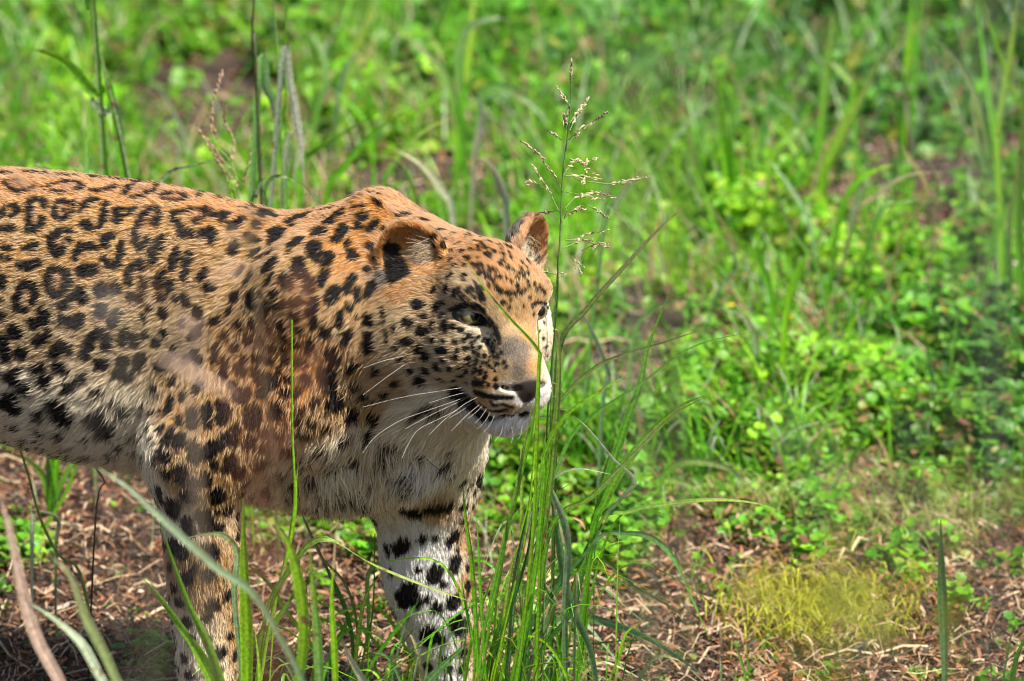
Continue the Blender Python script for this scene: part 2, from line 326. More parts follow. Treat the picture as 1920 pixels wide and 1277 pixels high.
def parse_strokes():
    out = []
    for (ox, oy, sc_, lo, hi), txt in STROKES:
        for t in txt.replace('\n', '|').split('|'):
            pts, w = t.split(':')
            p = [(ox + float(a.split(',')[0]) / sc_, oy + float(a.split(',')[1]) / sc_) for a in pts.split()]
            mx = sum(q[0] for q in p) / len(p)
            if oy == 280 and len(p) >= 4 and ox == 0 or len(p) >= 3 and ox == 400:
                my = sum(q[1] for q in p) / len(p); TINTS.append((mx, my, sum(math.hypot(q[0] - mx, q[1] - my) for q in p) / len(p)))
            if lo <= mx < hi: out.append((p, float(w) / sc_ / 2 * (1.25 if oy == 280 else 1.22 if ox != 680 else 1.14 + .5 * (w_small(w)))))
    return out

from mathutils.bvhtree import BVHTree
BV, BF = build_body()
_tri = np.concatenate([BF[:, [0, 1, 2]], BF[:, [0, 2, 3]]])
_tn = np.cross(BV[_tri[:, 1]] - BV[_tri[:, 0]], BV[_tri[:, 2]] - BV[_tri[:, 0]])
_tc = BV[_tri].mean(1)
_sel = (_tc[:, 0] > -.66)
BVH = BVHTree.FromPolygons(BV.tolist(), _tri[_sel].tolist(), all_triangles=True)
def lift(x, y):                          # picture position -> point of the leopard's skin
    d = norm(ray(x, y)); h = BVH.ray_cast(Vector(CAM), Vector(d))
    if h[0] is None: h = BVH.find_nearest(Vector(W(x, y, .085 if x < 500 else .02)))
    return np.array(h[0]), np.array(h[1])
VN = np.zeros_like(BV)
for i in range(3): np.add.at(VN, _tri[:, i], _tn)
VN = norm(VN)

SEGS = []                                # a, b, radius
_r = random.Random(3); _specks = []
for k in range(150):                     # fine ticking of the forehead and under the eye
    if k < 95:
        x, y = _r.uniform(872, 1012), _r.uniform(428, 562)
        if y < 428 + abs(x - 945) * .25: continue
        a = math.atan2(y - 720, x - 985) + _r.uniform(-.4, .4); L = _r.uniform(2, 6)
    else:
        x, y = _r.uniform(872, 945), _r.uniform(625, 722); a = math.pi + .3; L = _r.uniform(1, 4)
    _specks.append(([(x, y), (x + math.cos(a) * L, y + math.sin(a) * L)], _r.uniform(1.1, 2.7)))
for p, r in parse_strokes() + _specks:
    q = [lift(*c)[0] for c in p]
    # widths shrink a little: the fur spreads them
    rr = r / S * 1.10 + .0006
    if len(q) == 1: SEGS.append((q[0], q[0], rr))
    else: SEGS += [(a, b, rr) for a, b in zip(q[:-1], q[1:]) if np.linalg.norm(a - b) < .08]
TINT3 = [(lift(x, y)[0], max(r / S, .006)) for x, y, r in TINTS]
# the sides the traced patches do not reach get their own spots
_vis = (VN @ norm(CAM - np.array([0, 0, .4])) > .12) & (BV[:, 0] > -.60)
_cand = BV[~_vis & (VN[:, 2] > -.75)]; _cand = _cand[(toH(_cand) ** 2).sum(1) > .16 ** 2]
_cand = _cand[rng.permutation(len(_cand))[:6000]]
_pts = np.array([(a + b) / 2 for a, b, _ in SEGS]); keep = []
for c in _cand:
    if len(_pts) and (((_pts - c) ** 2).sum(1) < .034 ** 2).any(): continue
    _pts = np.vstack([_pts, c]); keep.append(c)
_vc = BV[_vis & (VN[:, 2] < .8)]; _px = proj(_vc); _vc = _vc[(_px[:, 0] < 700) & (_px[:, 0] > -150) & (_px[:, 1] < 860) | (_px[:, 1] > 900) & (_px[:, 0] < 900) | (_px[:, 0] < 900) & (_px[:, 1] < 470 - .25 * (_px[:, 0] - 700)*0) & (_px[:, 1] < 455)]; _vc = _vc[rng.permutation(len(_vc))[:5000]]
_all = np.array([a * (1 - t) + b_ * t for a, b_, _ in SEGS for t in (0, .5, 1)]); _rr = np.repeat([s_[2] for s_ in SEGS], 3)
for c in _vc:
    cp = proj(c[None])[0]
    if 700 < cp[0] < 850 and cp[1] > 396: continue
    d = np.sqrt(((_all - c) ** 2).sum(1)) - _rr
    if d.min() < .0125: continue
    v = rng.normal(size=3) * .0022; r = .0048 + .0024 * rng.random(); SEGS.append((c - v, c + v, r)); _all = np.vstack([_all, c]); _rr = np.append(_rr, r)
for c in keep:
    if c[0] < -.25 and rng.random() < .5:                     # rosette
        a0 = rng.random() * 6.28
        for k in range(3):
            v1 = np.array([math.cos(a0 + k * 2.1), 0, math.sin(a0 + k * 2.1)]) * .013; v2 = np.array([math.cos(a0 + k * 2.1 + 1.2), 0, math.sin(a0 + k * 2.1 + 1.2)]) * .013
            SEGS.append((c + v1, c + v2, .0045))
    else:
        v = rng.normal(size=3) * .004; SEGS.append((c - v, c + v, .0075 + rng.random() * .003))

OR, TA, GT, CR, WH, NO = (.46, .19, .030), (.42, .225, .062), (.42, .28, .125), (.86, .74, .53), (.90, .87, .82), (.075, .055, .042)
TC = (.50, .34, .17)
ANCH = [  # x, y, colour, radius of influence, lock of hair: direction (dx, dy), length in mm, lift
 (0, 335, OR, (-1, .1), 11.3), (200, 350, OR, (-1, .1), 11.3), (400, 385, OR, (-1, .15), 11.3), (560, 420, OR, (-1, .3), 10.2), (680, 385, OR, (-1, .25), 10.8), (780, 405, OR, (-1, -.1), 10.8), (860, 445, OR, (-1, -.3), 8.6),
 (30, 450, TA, (-1, .3), 10), (200, 450, TA, (-1, .3), 10), (330, 470, TA, (-1, .4), 12.4), (440, 470, TA, (-.8, .6), 11.9), (560, 520, TA, (-.8, .6), 11.3), (650, 480, OR, (-.8, .6), 11.3), (680, 560, TA, (-.6, .9), 11.9),
 (50, 620, GT, (-1, .4), 10), (200, 620, GT, (-1, .4), 10), (330, 620, GT, (-.8, .6), 10), (450, 640, TA, (-.5, .8), 11.3), (560, 680, OR, (-.5, .8), 11.3), (680, 680, TA, (-.5, .9), 12.9),
 (30, 750, CR, (-.9, .6), 15), (120, 790, CR, (-.7, .8), 17), (220, 800, CR, (-.5, .8), 17), (270, 850, CR, (-.2, 1), 14), (330, 760, TA, (-.3, 1), 11.3), (420, 780, TA, (-.3, 1), 10.8), (520, 760, OR, (-.2, 1), 11.9), (600, 780, TA, (-.2, 1), 14.1), (690, 760, TA, (-.5, .9), 15.7),
 (330, 900, TA, (-.2, 1), 10.2), (400, 920, TA, (.0, 1), 9.7), (440, 900, TA, (.1, 1), 10.2), (320, 1050, TA, (0, 1), 8.6), (380, 1080, TA, (0, 1), 8), (440, 1080, TA, (.1, 1), 8), (380, 1230, CR, (0, 1), 7), (330, 1200, CR, (0, 1), 7), (320, 980, CR, (0, 1), 8), (298, 920, CR, (0, 1), 12), (445, 1200, TA, (.05, 1), 7),
 (560, 870, CR, (.05, 1), 22), (500, 900, CR, (-.1, 1), 16.8), (620, 900, CR, (.05, 1), 24), (640, 830, CR, (0, 1), 23), (720, 860, CR, (-.1, 1), 27), (700, 920, CR, (-.1, 1), 24), (780, 880, WH, (-.15, 1), 27), (850, 830, CR, (.0, 1), 23), (885, 850, CR, (.2, 1), 14.6), (870, 910, CR, (.2, 1), 13.5),
 (770, 780, CR, (-.55, .8), 25), (830, 760, CR, (-.4, .9), 22), (740, 720, TA, (-.7, .6), 14.6), (800, 740, CR, (-.7, .6), 13.5),
 (760, 1000, WH, (-.05, 1), 11.9), (740, 960, CR, (-.1, 1), 13.5), (820, 950, TA, (.0, 1), 12.4), (872, 1000, TA, (.15, 1), 9.7), (780, 1100, WH, (0, 1), 9.7), (830, 1080, WH, (0, 1), 9), (840, 1160, WH, (0, 1), 8), (745, 1050, WH, (0, 1), 9), (800, 1030, WH, (0, 1), 10), (875, 1100, TA, (.2, 1), 8.6), (820, 1200, WH, (.05, 1), 8.6), (892, 1200, TA, (.2, 1), 8), (850, 1270, WH, (.1, 1), 8), (900, 1270, TA, (.15, 1), 7),
 (900, 480, OR, (-.6, -.8), 6), (960, 480, OR, (-.2, -1), 6), (930, 530, OR, (-.25, -1), 6), (980, 530, TA, (.1, -1), 6), (850, 530, TC, (-.9, -.4), 8), (800, 530, TA, (-.9, -.2), 8.6), (830, 470, OR, (-.8, -.5), 8), (1000, 500, OR, (.3, -1), 6),
 (965, 580, TA, (-.15, -1), 5), (925, 588, GT, (-.5, -1), 4), (940, 612, GT, (-.4, -1), 4), (990, 632, TA, (.0, -1), 3), (948, 655, NO, (-.3, -.9), 3), (970, 690, NO, (-.2, -1), 2.5), (960, 640, NO, (-.2, -1), 2.5), (945, 690, GT, (-.8, -.4), 3), (985, 670, NO, (0, -1), 2.5), (985, 650, NO, (0, -1), 2.5), (1002, 665, GT, (0, -1), 2.5), (955, 622, GT, (-.2, -1), 3), (970, 655, NO, (-.1, -1), 2.5), (1000, 680, TA, (.1, -1), 2.5), (925, 660, GT, (-.8, -.4), 4),
 (890, 545, GT, (-.6, -.7), 6), (908, 622, CR, (-.9, .3), 4), (890, 632, CR, (-.95, .3), 5), (870, 650, TC, (-1, .2), 6), (840, 600, TC, (-1, .1), 8), (790, 590, TC, (-1, .15), 9.7), (750, 610, TC, (-.9, .4), 11.3), (722, 600, GT, (-.9, .4), 10.8), (790, 670, TC, (-1, .3), 10.2), (755, 665, TC, (-.9, .4), 11.3), (820, 710, TC, (-.95, .4), 10.2), (860, 700, TC, (-1, .3), 7),
 (920, 710, TA, (-1, .25), 4), (900, 740, TA, (-1, .3), 4), (945, 740, CR, (-.8, .5), 3.5), (960, 765, TA, (-.7, .6), 4), (975, 750, WH, (-.4, .8), 3.5), (1010, 750, WH, (.2, 1), 4), (1000, 780, WH, (0, 1), 5), (940, 800, WH, (-.3, 1), 8), (975, 805, WH, (.1, 1), 8), (900, 790, WH, (-.5, .8), 8.6), (1020, 600, CR, (.5, -.3), 4), (1025, 640, CR, (.6, .2), 4), (1025, 700, CR, (.5, .6), 4), (1008, 555, TA, (.3, -1), 5),
 (730, 480, OR, (-.5, -.6), 7), (760, 440, OR, (-.1, -1), 6), (810, 450, OR, (.2, -1), 6), (785, 470, TA, (-.6, .9), 7), (800, 500, OR, (-.7, .5), 8), (740, 540, OR, (-.5, .3), 9.1), (1000, 425, OR, (.1, -1), 5), (1005, 455, OR, (.1, -1), 6), (985, 470, CR, (.4, -.6), 8), (725, 520, (.05, .04, .03), (-.6, .4), 7),
]
AP, AC, AD, AL = [], [], [], []
for x, y, c, (dx, dy), L in ANCH:
    p, n = lift(x, y); AP.append(p); AC.append(c); t = norm(dx * RT - dy * UP); t = norm(t - n * (t @ n)); AD.append(t); AL.append(L * .001)
    if x < 640 and 300 < y < 900:        # the far flank mirrors the near one
        q = p.copy(); cy = np.interp(p[0], _xs, _tab[:, 2]); q[1] = 2 * cy - p[1]; tt = t.copy(); tt[1] *= -1; AP.append(q); AC.append(c); AD.append(tt); AL.append(L * .001)
for X in (-.8, -.95, -1.05):              # hindquarters
    for z, c, L in ((.62, OR, .013), (.5, TA, .016), (.35, GT, .016), (.15, TA, .01)):
        for yy in (.02, .28): AP.append(np.array([X, yy, z])); AC.append(c); AD.append(norm(np.array([-1, 0, -.5]))); AL.append(L)
AP, AC, AD, AL = map(np.array, (AP, AC, AD, AL)); AL = np.where((AL > .0085) & (AL < .016), AL * .80, AL)
def fields(P):
    C = np.zeros((len(P), 3)); D = np.zeros((len(P), 3)); L = np.zeros(len(P))
    for i in range(0, len(P), 20000):
        d2 = ((P[i:i + 20000, None] - AP[None]) ** 2).sum(-1); w = 1 / (d2 + 6e-5) ** 2.2; w /= w.sum(1, keepdims=True)
        C[i:i + 20000] = w @ AC; D[i:i + 20000] = w @ AD; L[i:i + 20000] = w @ AL
    return C, D, L
def darkness(P, soft):
    """0 base coat .. 1 black marking and painted shade"""
    o = np.argsort(P[:, 0]); Ps = P[o]; xs = Ps[:, 0]; k = np.zeros(len(P), np.float32)
    wob = (vnoise(Ps, 190) - .5) * .0036 + (vnoise(Ps, 480) - .5) * .0016
    for a, b, r in SEGS:
        m = r + .004; i0 = np.searchsorted(xs, min(a[0], b[0]) - m); i1 = np.searchsorted(xs, max(a[0], b[0]) + m)
        q = Ps[i0:i1]; sel = (np.abs(q[:, 2] - (a[2] + b[2]) / 2) < abs(a[2] - b[2]) / 2 + m) & (np.abs(q[:, 1] - (a[1] + b[1]) / 2) < abs(a[1] - b[1]) / 2 + m)
        ii = np.nonzero(sel)[0] + i0
        if not len(ii): continue
        q = Ps[ii]; ba = b - a; L2 = ba @ ba; t = np.clip((q - a) @ ba / L2, 0, 1) if L2 > 1e-9 else np.zeros(len(q))
        d = np.linalg.norm(q - a - t[:, None] * ba, axis=1) - r + wob[ii] * min(1, r / .006)
        s = np.clip(.5 - d / (2 * min(soft, r * .6)), 0, 1); k[ii] = np.maximum(k[ii], s)
    out = np.zeros(len(P), np.float32); out[o] = k; return out
EARS = []
for s in (-1, 1):
    tip = np.array((-.056, s * .088, .090)); base = np.array((-.040, s * .070, .030)); ax = norm(tip - base); f = norm(np.array((.80, s * .60, .05))); f = norm(f - ax * (f @ ax)); EARS.append((base + ax * .024, f, ax, np.cross(ax, f)))
def coat(P, soft, N=None):
    C, D, L = fields(P); k = darkness(P, soft)
    C = C * (.86 + .28 * vnoise(P, 60))[:, None]
    for c, r in TINT3:
        d = np.linalg.norm(P - c, axis=1); m = sstep(r * 1.05, r * .6, d)[:, None] * .75; C = C * (1 - m * np.array((.32, .52, .62)))
    C = C * (1 - k[:, None]) + np.array((.008, .0065, .006)) * k[:, None]
    # nose leather, backs of the ears
    Q = toH(P)
    if N is not None:
        NH = N @ HR
        for c, f, ax, sd in EARS:
            q = Q - c; m = (np.abs(q @ ax) < .062) & (np.abs(q @ sd) < .055) & (np.abs(q @ f) < .034) & (q @ ax > -.012)
            bk = m & (NH @ f < -.15) & (q @ ax < .040); C[bk] = np.array((.018, .014, .012)); k = np.where(m & (c[1] > 0), 0, k)
            tipm = m & (NH @ f < -.15) & (q @ ax >= .040); C[tipm] = np.array((.45, .27, .12))
    ns = sstep(.0, 1., (1 - np.linalg.norm((Q - (.136, 0, -.0445)) / np.stack([np.full(len(Q), .019), .026 - .55 * np.clip(-.038 - Q[:, 2], 0, .022), np.full(len(Q), .0215)], 1), axis=1)) * 4)
    C = C * (1 - ns[:, None]) + np.array((.020, .012, .011)) * ns[:, None]
    # pale lips under the black line, black gap of the mouth
    return C, D, L, k, ns, Q

bc, _, _, _, _, _ = coat(BV, .0012, VN)
# the bare rims of the eyes are black
QV = toH(BV)
for s in (-1, 1):
    e = np.linalg.norm((QV - (.052, s * .046, .021)) / (.024, .0255, .0150), axis=1); m = sstep(1.15, .95, e); bc = bc * (1 - m[:, None]) + .008 * m[:, None]
skin, n_, l_, b_ = new_mat('leopard_skin')
a_ = n_.new('ShaderNodeVertexColor'); a_.layer_name = 'col'; l_.new(a_.outputs[0], b_.inputs['Base Color']); b_.inputs['Roughness'].default_value = .7
leo = empty('leopard', (W(400, 1430, 0)[0], .02, 0))
tag(leo, 'spotted leopard walking to the right through the grass with its head turned', 'leopard')
LO = np.array(leo.location)
body = mesh_obj('body', BV - LO, BF, skin, bc, leo)

# ------------------------------------------------------------------ leopard: fur
def sample_fur():
    A = np.linalg.norm(_tn, axis=1) / 2; N = _tn / np.maximum(np.linalg.norm(_tn, axis=1, keepdims=True), 1e-12)
    q = toH(_tc); hd = (q ** 2).sum(1) < .155 ** 2
    vis = (N @ norm(CAM - np.array([0, 0, .4])) > -.35) & (_tc[:, 0] > -.62)
    dens = np.where(vis, 0.95e6, .12e6); dens[hd & vis] = 2.4e6; dens[hd & vis & (q[:, 0] > .03)] = 3.4e6; dens[_tc[:, 2] < .09] = .3e6
    n = rng.poisson(A * dens )
    f = np.repeat(np.arange(len(_tri)), n)
    u = rng.random((len(f), 2)); fl = u.sum(1) > 1; u[fl] = 1 - u[fl]
    v = BV[_tri[f]]; P = v[:, 0] + u[:, :1] * (v[:, 1] - v[:, 0]) + u[:, 1:] * (v[:, 2] - v[:, 0])
    w = VN[_tri[f]]; Nn = norm(w[:, 0] * (1 - u.sum(1))[:, None] + w[:, 1] * u[:, :1] + w[:, 2] * u[:, 1:])
    return P, Nn, vis[f], hd[f]
def grow_fur():
    P, N, vis, hd = sample_fur()
    C, D, L = fields(P); T = norm(D); T = norm(T - N * (T * N).sum(1, keepdims=True))
    C, D, L, k, ns, Q = coat(P + T * np.clip(L * .5, .001, .0085)[:, None], .0013, N); Q = toH(P)
    keep = ns < .35
    for s in (-1, 1):
        e = np.linalg.norm((Q - (.054, s * .046, .021)) / (.0185, .020, .0095), axis=1); keep &= e > 1
    P, N, vis, hd, C, D, L, k, Q = (a[keep] for a in (P, N, vis, hd, C, D, L, k, Q))
    n = len(P)
    # locks: neighbouring hairs lean together
    c1 = np.stack([vnoise(P + o, 95) for o in (0, 7.3, 13.7)], 1) - .5; c2 = np.stack([vnoise(P + o, 330) for o in (3.1, 9.3, 17.7)], 1) - .5
    short = np.clip(L / .012, .35, 1)[:, None]
    D = norm(D) + c1 * .7 * short + c2 * .9 * short + rng.normal(size=(n, 3)) * .10
    T = norm(D - N * (D * N).sum(1, keepdims=True))
    L = L * (.7 + .6 * rng.random(n)) * np.where(vis, 1, 1.2)
    rise = (np.where(L < .006, .45, .40) * np.where(hd, .72, 1))[:, None] * (.6 + .9 * rng.random((n, 1)))
    guard = rng.random(n) < .16; L = L * np.where(guard & (L > .005), 1.35, 1); rise = rise * np.where(guard, 1.3, 1)[:, None]
    K = 4; pts = np.zeros((n, K, 3), np.float32)
    for j in range(K):
        t = j / (K - 1)
        pts[:, j] = P - N * .0004 + (T * (t * (1 - .12 * t)) + N * (rise * t * (1.25 - .75 * t))) * L[:, None]
    r0 = np.where(hd, .00018, .00026) * np.where(vis, 1, 2.2) * np.where(guard, 1.7, 1)
    rad = r0[:, None] * np.array([1, .95, .7, .12])[None]
    lock = vnoise(P + 5.0, 260)[:, None]
    lock2 = vnoise(P + 9.0, 520)[:, None]; col = C * (.68 + .64 * rng.random((n, 1))) * (.60 + .40 * lock + .40 * lock2)
    pale = (guard & (k < .3)); col[pale] = col[pale] * .7 + np.array((.85, .78, .62)) * .2
    # pale single hairs over the dark marks and the other way round
    sw = rng.random(n) < .02; col[sw] = col[sw] * .3 + np.array((.6, .5, .35)) * .25
    return pts, rad, np.clip(col, .003, .9)
fur_m = bpy.data.materials.new('leopard_fur'); fur_m.use_nodes = True; nt = fur_m.node_tree; nt.nodes.clear()
out = nt.nodes.new('ShaderNodeOutputMaterial'); at = nt.nodes.new('ShaderNodeAttribute'); at.attribute_name = 'coat'
hb = nt.nodes.new('ShaderNodeBsdfHairPrincipled'); hb.model = 'CHIANG'; hb.parametrization = 'COLOR'
hb.inputs['Roughness'].default_value = .45; hb.inputs['Radial Roughness'].default_value = .6; hb.inputs['IOR'].default_value = 1.45
for nm in ('Coat',):
    if nm in hb.inputs: hb.inputs[nm].default_value = 0
nt.links.new(at.outputs['Color'], hb.inputs['Color'])
df = nt.nodes.new('ShaderNodeBsdfDiffuse'); nt.links.new(at.outputs['Color'], df.inputs['Color'])
mx = nt.nodes.new('ShaderNodeMixShader'); mx.inputs[0].default_value = .62
nt.links.new(hb.outputs[0], mx.inputs[1]); nt.links.new(df.outputs[0], mx.inputs[2]); nt.links.new(mx.outputs[0], out.inputs['Surface'])
def curves_obj(name, pts, rad, col, mat, parent, origin):
    n, K = pts.shape[:2]; c = bpy.data.hair_curves.new(name); c.add_curves([K] * n)
    c.attributes['position'].data.foreach_set('vector', (pts - origin).astype(np.float32).ravel())
    a = c.attributes.get('radius') or c.attributes.new('radius', 'FLOAT', 'POINT'); a.data.foreach_set('value', rad.astype(np.float32).ravel())
    a = c.attributes.new('coat', 'FLOAT_COLOR', 'CURVE'); cc = np.ones((n, 4), np.float32); cc[:, :3] = col; a.data.foreach_set('color', cc.ravel())
    c.materials.append(mat); o = bpy.data.objects.new(name, c); return link(o, parent)
fur = curves_obj('fur', *grow_fur(), fur_m, leo, LO)

def ear_tufts():
    pts, cols = [], []
    for s, (c, f, ax, sd) in zip((-1, 1), EARS):
        front = 1 if (sd @ np.array((1., 0, 0))) > 0 else -1
        for k in range(260 if s < 0 else 40):
            u = rng.random(); edge = c + sd * front * (.030 - .012 * rng.random()) + ax * (-.030 + .058 * u) + f * (.004 + .006 * rng.random())
            d = norm(-sd * front * (.9 + .5 * rng.random()) + f * (.55 * rng.random() + .15) + ax * (rng.normal() * .55 - .35 * (1 - u)) + rng.normal(size=3) * .12); L = .014 + .014 * rng.random()
            cv = ax * -.006 * rng.random(); q = [edge, edge + d * L * .4 + cv * .2, edge + d * L * .75 + cv * .6, edge + d * L + cv]
            pts.append([H(*p) for p in q]); cols.append(np.array((.74, .64, .48)) * (.35 + .5 * rng.random()) if rng.random() < .66 else np.array((.45, .3, .15)))
    pts = np.array(pts); return pts, np.tile(np.array([.00022, .0002, .00016, .00006]), (len(pts), 1)), np.array(cols)
curves_obj('ear_tuft', *ear_tufts(), fur_m, leo, LO)

# ------------------------------------------------------------------ leopard: eyes, whiskers
em, n_, l_, b_ = new_mat('leopard_eye')
tc = n_.new('ShaderNodeTexCoord'); sx = n_.new('ShaderNodeSeparateXYZ'); l_.new(tc.outputs['Object'], sx.inputs[0])
mr = n_.new('ShaderNodeMapRange'); mr.inputs['From Min'].default_value = 0.0; mr.inputs['From Max'].default_value = .0145; l_.new(sx.outputs['Z'], mr.inputs['Value'])
cr = n_.new('ShaderNodeValToRGB'); l_.new(mr.outputs[0], cr.inputs[0])
el = cr.color_ramp.elements; el[0].position = 0; el[0].color = (.02, .015, .01, 1); el[1].position = 1; el[1].color = (.004, .004, .004, 1)
for p_, c_ in ((.50, (.02, .015, .01, 1)), (.56, (.05, .045, .015, 1)), (.66, (.15, .145, .05, 1)), (.90, (.24, .22, .085, 1)), (.935, (.12, .10, .04, 1)), (.945, (.004, .004, .004, 1))):
    e_ = el.new(p_); e_.color = c_
l_.new(cr.outputs[0], b_.inputs['Base Color']); b_.inputs['Roughness'].default_value = .25; b_.inputs['Coat Weight'].default_value = 1; b_.inputs['Coat Roughness'].default_value = .03
def uv_sphere(r, n=24, m=16):
    th = np.linspace(0, np.pi, m + 1); ph = np.linspace(0, 2 * np.pi, n, endpoint=False)
    V = np.stack([np.outer(np.sin(th), np.cos(ph)), np.outer(np.sin(th), np.sin(ph)), np.outer(np.cos(th), np.ones(n))], -1).reshape(-1, 3) * r
    F = [(i * n + j, (i + 1) * n + j, (i + 1) * n + (j + 1) % n, i * n + (j + 1) % n) for i in range(m) for j in range(n)]
    return V, np.array(F)
for s in (-1, 1):
    V_, F_ = uv_sphere(.0148); o = mesh_obj('eye', V_, F_, em, None, leo)
    o.location = Vector(H(.0475, s * .0455, .0205) - LO); o.rotation_euler = Vector((.60, -.78, .06)).to_track_quat('Z', 'Y').to_euler()
def tube(P, r0, r1, k=5, flat=1.0):
    """tapered tube through points P"""
    P = np.asarray(P, float); n = len(P); T = norm(np.gradient(P, axis=0)); a = norm(np.cross(T, [0.13, .3, .9])); b = np.cross(T, a)
    t = np.linspace(0, 1, n); r = r0 + (r1 - r0) * t; ph = np.linspace(0, 2 * np.pi, k, endpoint=False)
    V = (P[:, None] + (np.cos(ph)[None, :, None] * a[:, None] * flat + np.sin(ph)[None, :, None] * b[:, None]) * r[:, None, None]).reshape(-1, 3)
    F = [(i * k + j, i * k + (j + 1) % k, (i + 1) * k + (j + 1) % k, (i + 1) * k + j) for i in range(n - 1) for j in range(k)]
    return V, np.array(F)
def spline(P, n):
    P = np.asarray(P, float); E = np.vstack([2 * P[0] - P[1], P, 2 * P[-1] - P[-2]]); m = len(P) - 1; o = []
    for u in np.linspace(0, m, n):
        i = min(int(u), m - 1); t = u - i; p0, p1, p2, p3 = E[i:i + 4]
        o.append(.5 * ((2 * p1) + (p2 - p0) * t + (2 * p0 - 5 * p1 + 4 * p2 - p3) * t * t + (3 * p1 - p0 - 3 * p2 + p3) * t ** 3))
    return np.array(o)
wm, _, _, b_ = new_mat('whisker_white'); b_.inputs['Base Color'].default_value = (.75, .72, .64, 1); b_.inputs['Roughness'].default_value = .35
wk, _, _, b_ = new_mat('whisker_dark'); b_.inputs['Base Color'].default_value = (.02, .018, .015, 1); b_.inputs['Roughness'].default_value = .4
WHISK = """535,918 380,940 200,970 0,1020|530,965 430,1000 300,1045 180,1090 60,1170 0,1250|520,975 400,1030 300,1080 210,1130|540,1000 400,1070 280,1130 230,1200 195,1277|590,1000 520,1060 470,1110 440,1140|600,1010 560,1050 520,1080|620,1025 590,1070 560,1100
210,765 100,790 0,825|215,805 120,870 0,960|540,895 380,895 150,930 0,960:d|540,905 400,915 250,945 120,990:d|465,392 510,400 560,420|530,510 540,480 560,465|640,1040 610,1090 570,1130|660,1050 640,1100 600,1150|575,968 500,1010 400,1090 330,1160
985,915 1002,940 975,975|960,965 1000,960 1035,978|950,1000 990,1030 1010,1060|960,1040 990,1080 1005,1120|700,1110 690,1150 660,1190|740,1110 750,1160 740,1200|800,1100 790,1150 775,1180|560,985 490,1040 430,1075|545,940 440,965 330,1000"""
for t in WHISK.replace('\n', '|').split('|'):
    dark = t.endswith(':d'); pp = [tuple(map(float, a.split(','))) for a in t.replace(':d', '').split()]
    pp = [(680 + a / 2.66, 380 + b / 2.66) for a, b in pp]; p0, n0 = lift(*pp[0]); q = [p0 - n0 * .001]
    Yc = p0[1]
    for i, (x, y) in enumerate(pp[1:]): q.append(W(x, y, Yc - .012 - .022 * (i + 1)))
    thin = pp[0][0] < 300; V_, F_ = tube(spline(q, 14), .00008 if thin else .00013, .00008, 4); mesh_obj('whisker', V_ - LO, F_, wk if dark else wm, None, leo)
# ------------------------------------------------------------------ vegetation materials
def leafy(name, translucent=.4, rough=.45, spec=.5, bumpy=0):
    m = bpy.data.materials.new(name); m.use_nodes = True; n = m.node_tree.nodes; l = m.node_tree.links
    b = n['Principled BSDF']; o = n['Material Output']; a = n.new('ShaderNodeVertexColor'); a.layer_name = 'col'
    tc = n.new('ShaderNodeTexCoord'); nz = n.new('ShaderNodeTexNoise'); nz.inputs['Scale'].default_value = 260; nz.inputs['Detail'].default_value = 4; l.new(tc.outputs['Object'], nz.inputs['Vector'])
    rp = n.new('ShaderNodeMapRange'); rp.inputs['From Min'].default_value = .35; rp.inputs['From Max'].default_value = .65; rp.inputs['To Min'].default_value = .72; rp.inputs['To Max'].default_value = 1.25; l.new(nz.outputs[0], rp.inputs['Value'])
    mu = n.new('ShaderNodeVectorMath'); mu.operation = 'SCALE'; l.new(a.outputs[0], mu.inputs[0]); l.new(rp.outputs[0], mu.inputs['Scale']); a = mu
    n3 = n.new('ShaderNodeTexNoise'); n3.inputs['Scale'].default_value = 75; n3.inputs['Detail'].default_value = 5; l.new(tc.outputs['Object'], n3.inputs['Vector'])
    r3 = n.new('ShaderNodeMapRange'); r3.inputs['From Min'].default_value = .62; r3.inputs['From Max'].default_value = .70; l.new(n3.outputs[0], r3.inputs['Value'])
    mb = n.new('ShaderNodeMix'); mb.data_type = 'RGBA'; mb.inputs['B'].default_value = (.20, .11, .04, 1); l.new(r3.outputs[0], mb.inputs['Factor']); l.new(a.outputs[0], mb.inputs['A'])
    class _O: outputs = [mb.outputs['Result']]
    a = _O
    l.new(a.outputs[0], b.inputs['Base Color']); b.inputs['Roughness'].default_value = rough; b.inputs['Specular IOR Level'].default_value = spec
    if translucent:
        t = n.new('ShaderNodeBsdfTranslucent'); g = n.new('ShaderNodeGamma'); g.inputs[1].default_value = .8
        l.new(a.outputs[0], g.inputs[0]); l.new(g.outputs[0], t.inputs['Color'])
        x = n.new('ShaderNodeMixShader'); x.inputs[0].default_value = translucent; l.new(b.outputs[0], x.inputs[1]); l.new(t.outputs[0], x.inputs[2]); l.new(x.outputs[0], o.inputs['Surface'])
    return m
M_blade = leafy('grass_blade_green', .45, .42, .4)
M_leaf = leafy('ground_cover_leaf', .40, .46, .4)
M_dry = leafy('dry_plant_matter', .12, .6, .4)
# greens and browns, real surface colours
G1, G2, G3, G4 = (.11, .33, .012), (.05, .18, .012), (.30, .52, .02), (.12, .30, .06)
PALE, STRAW, BRN, RUST = (.33, .42, .30), (.50, .40, .22), (.16, .095, .055), (.22, .09, .04)

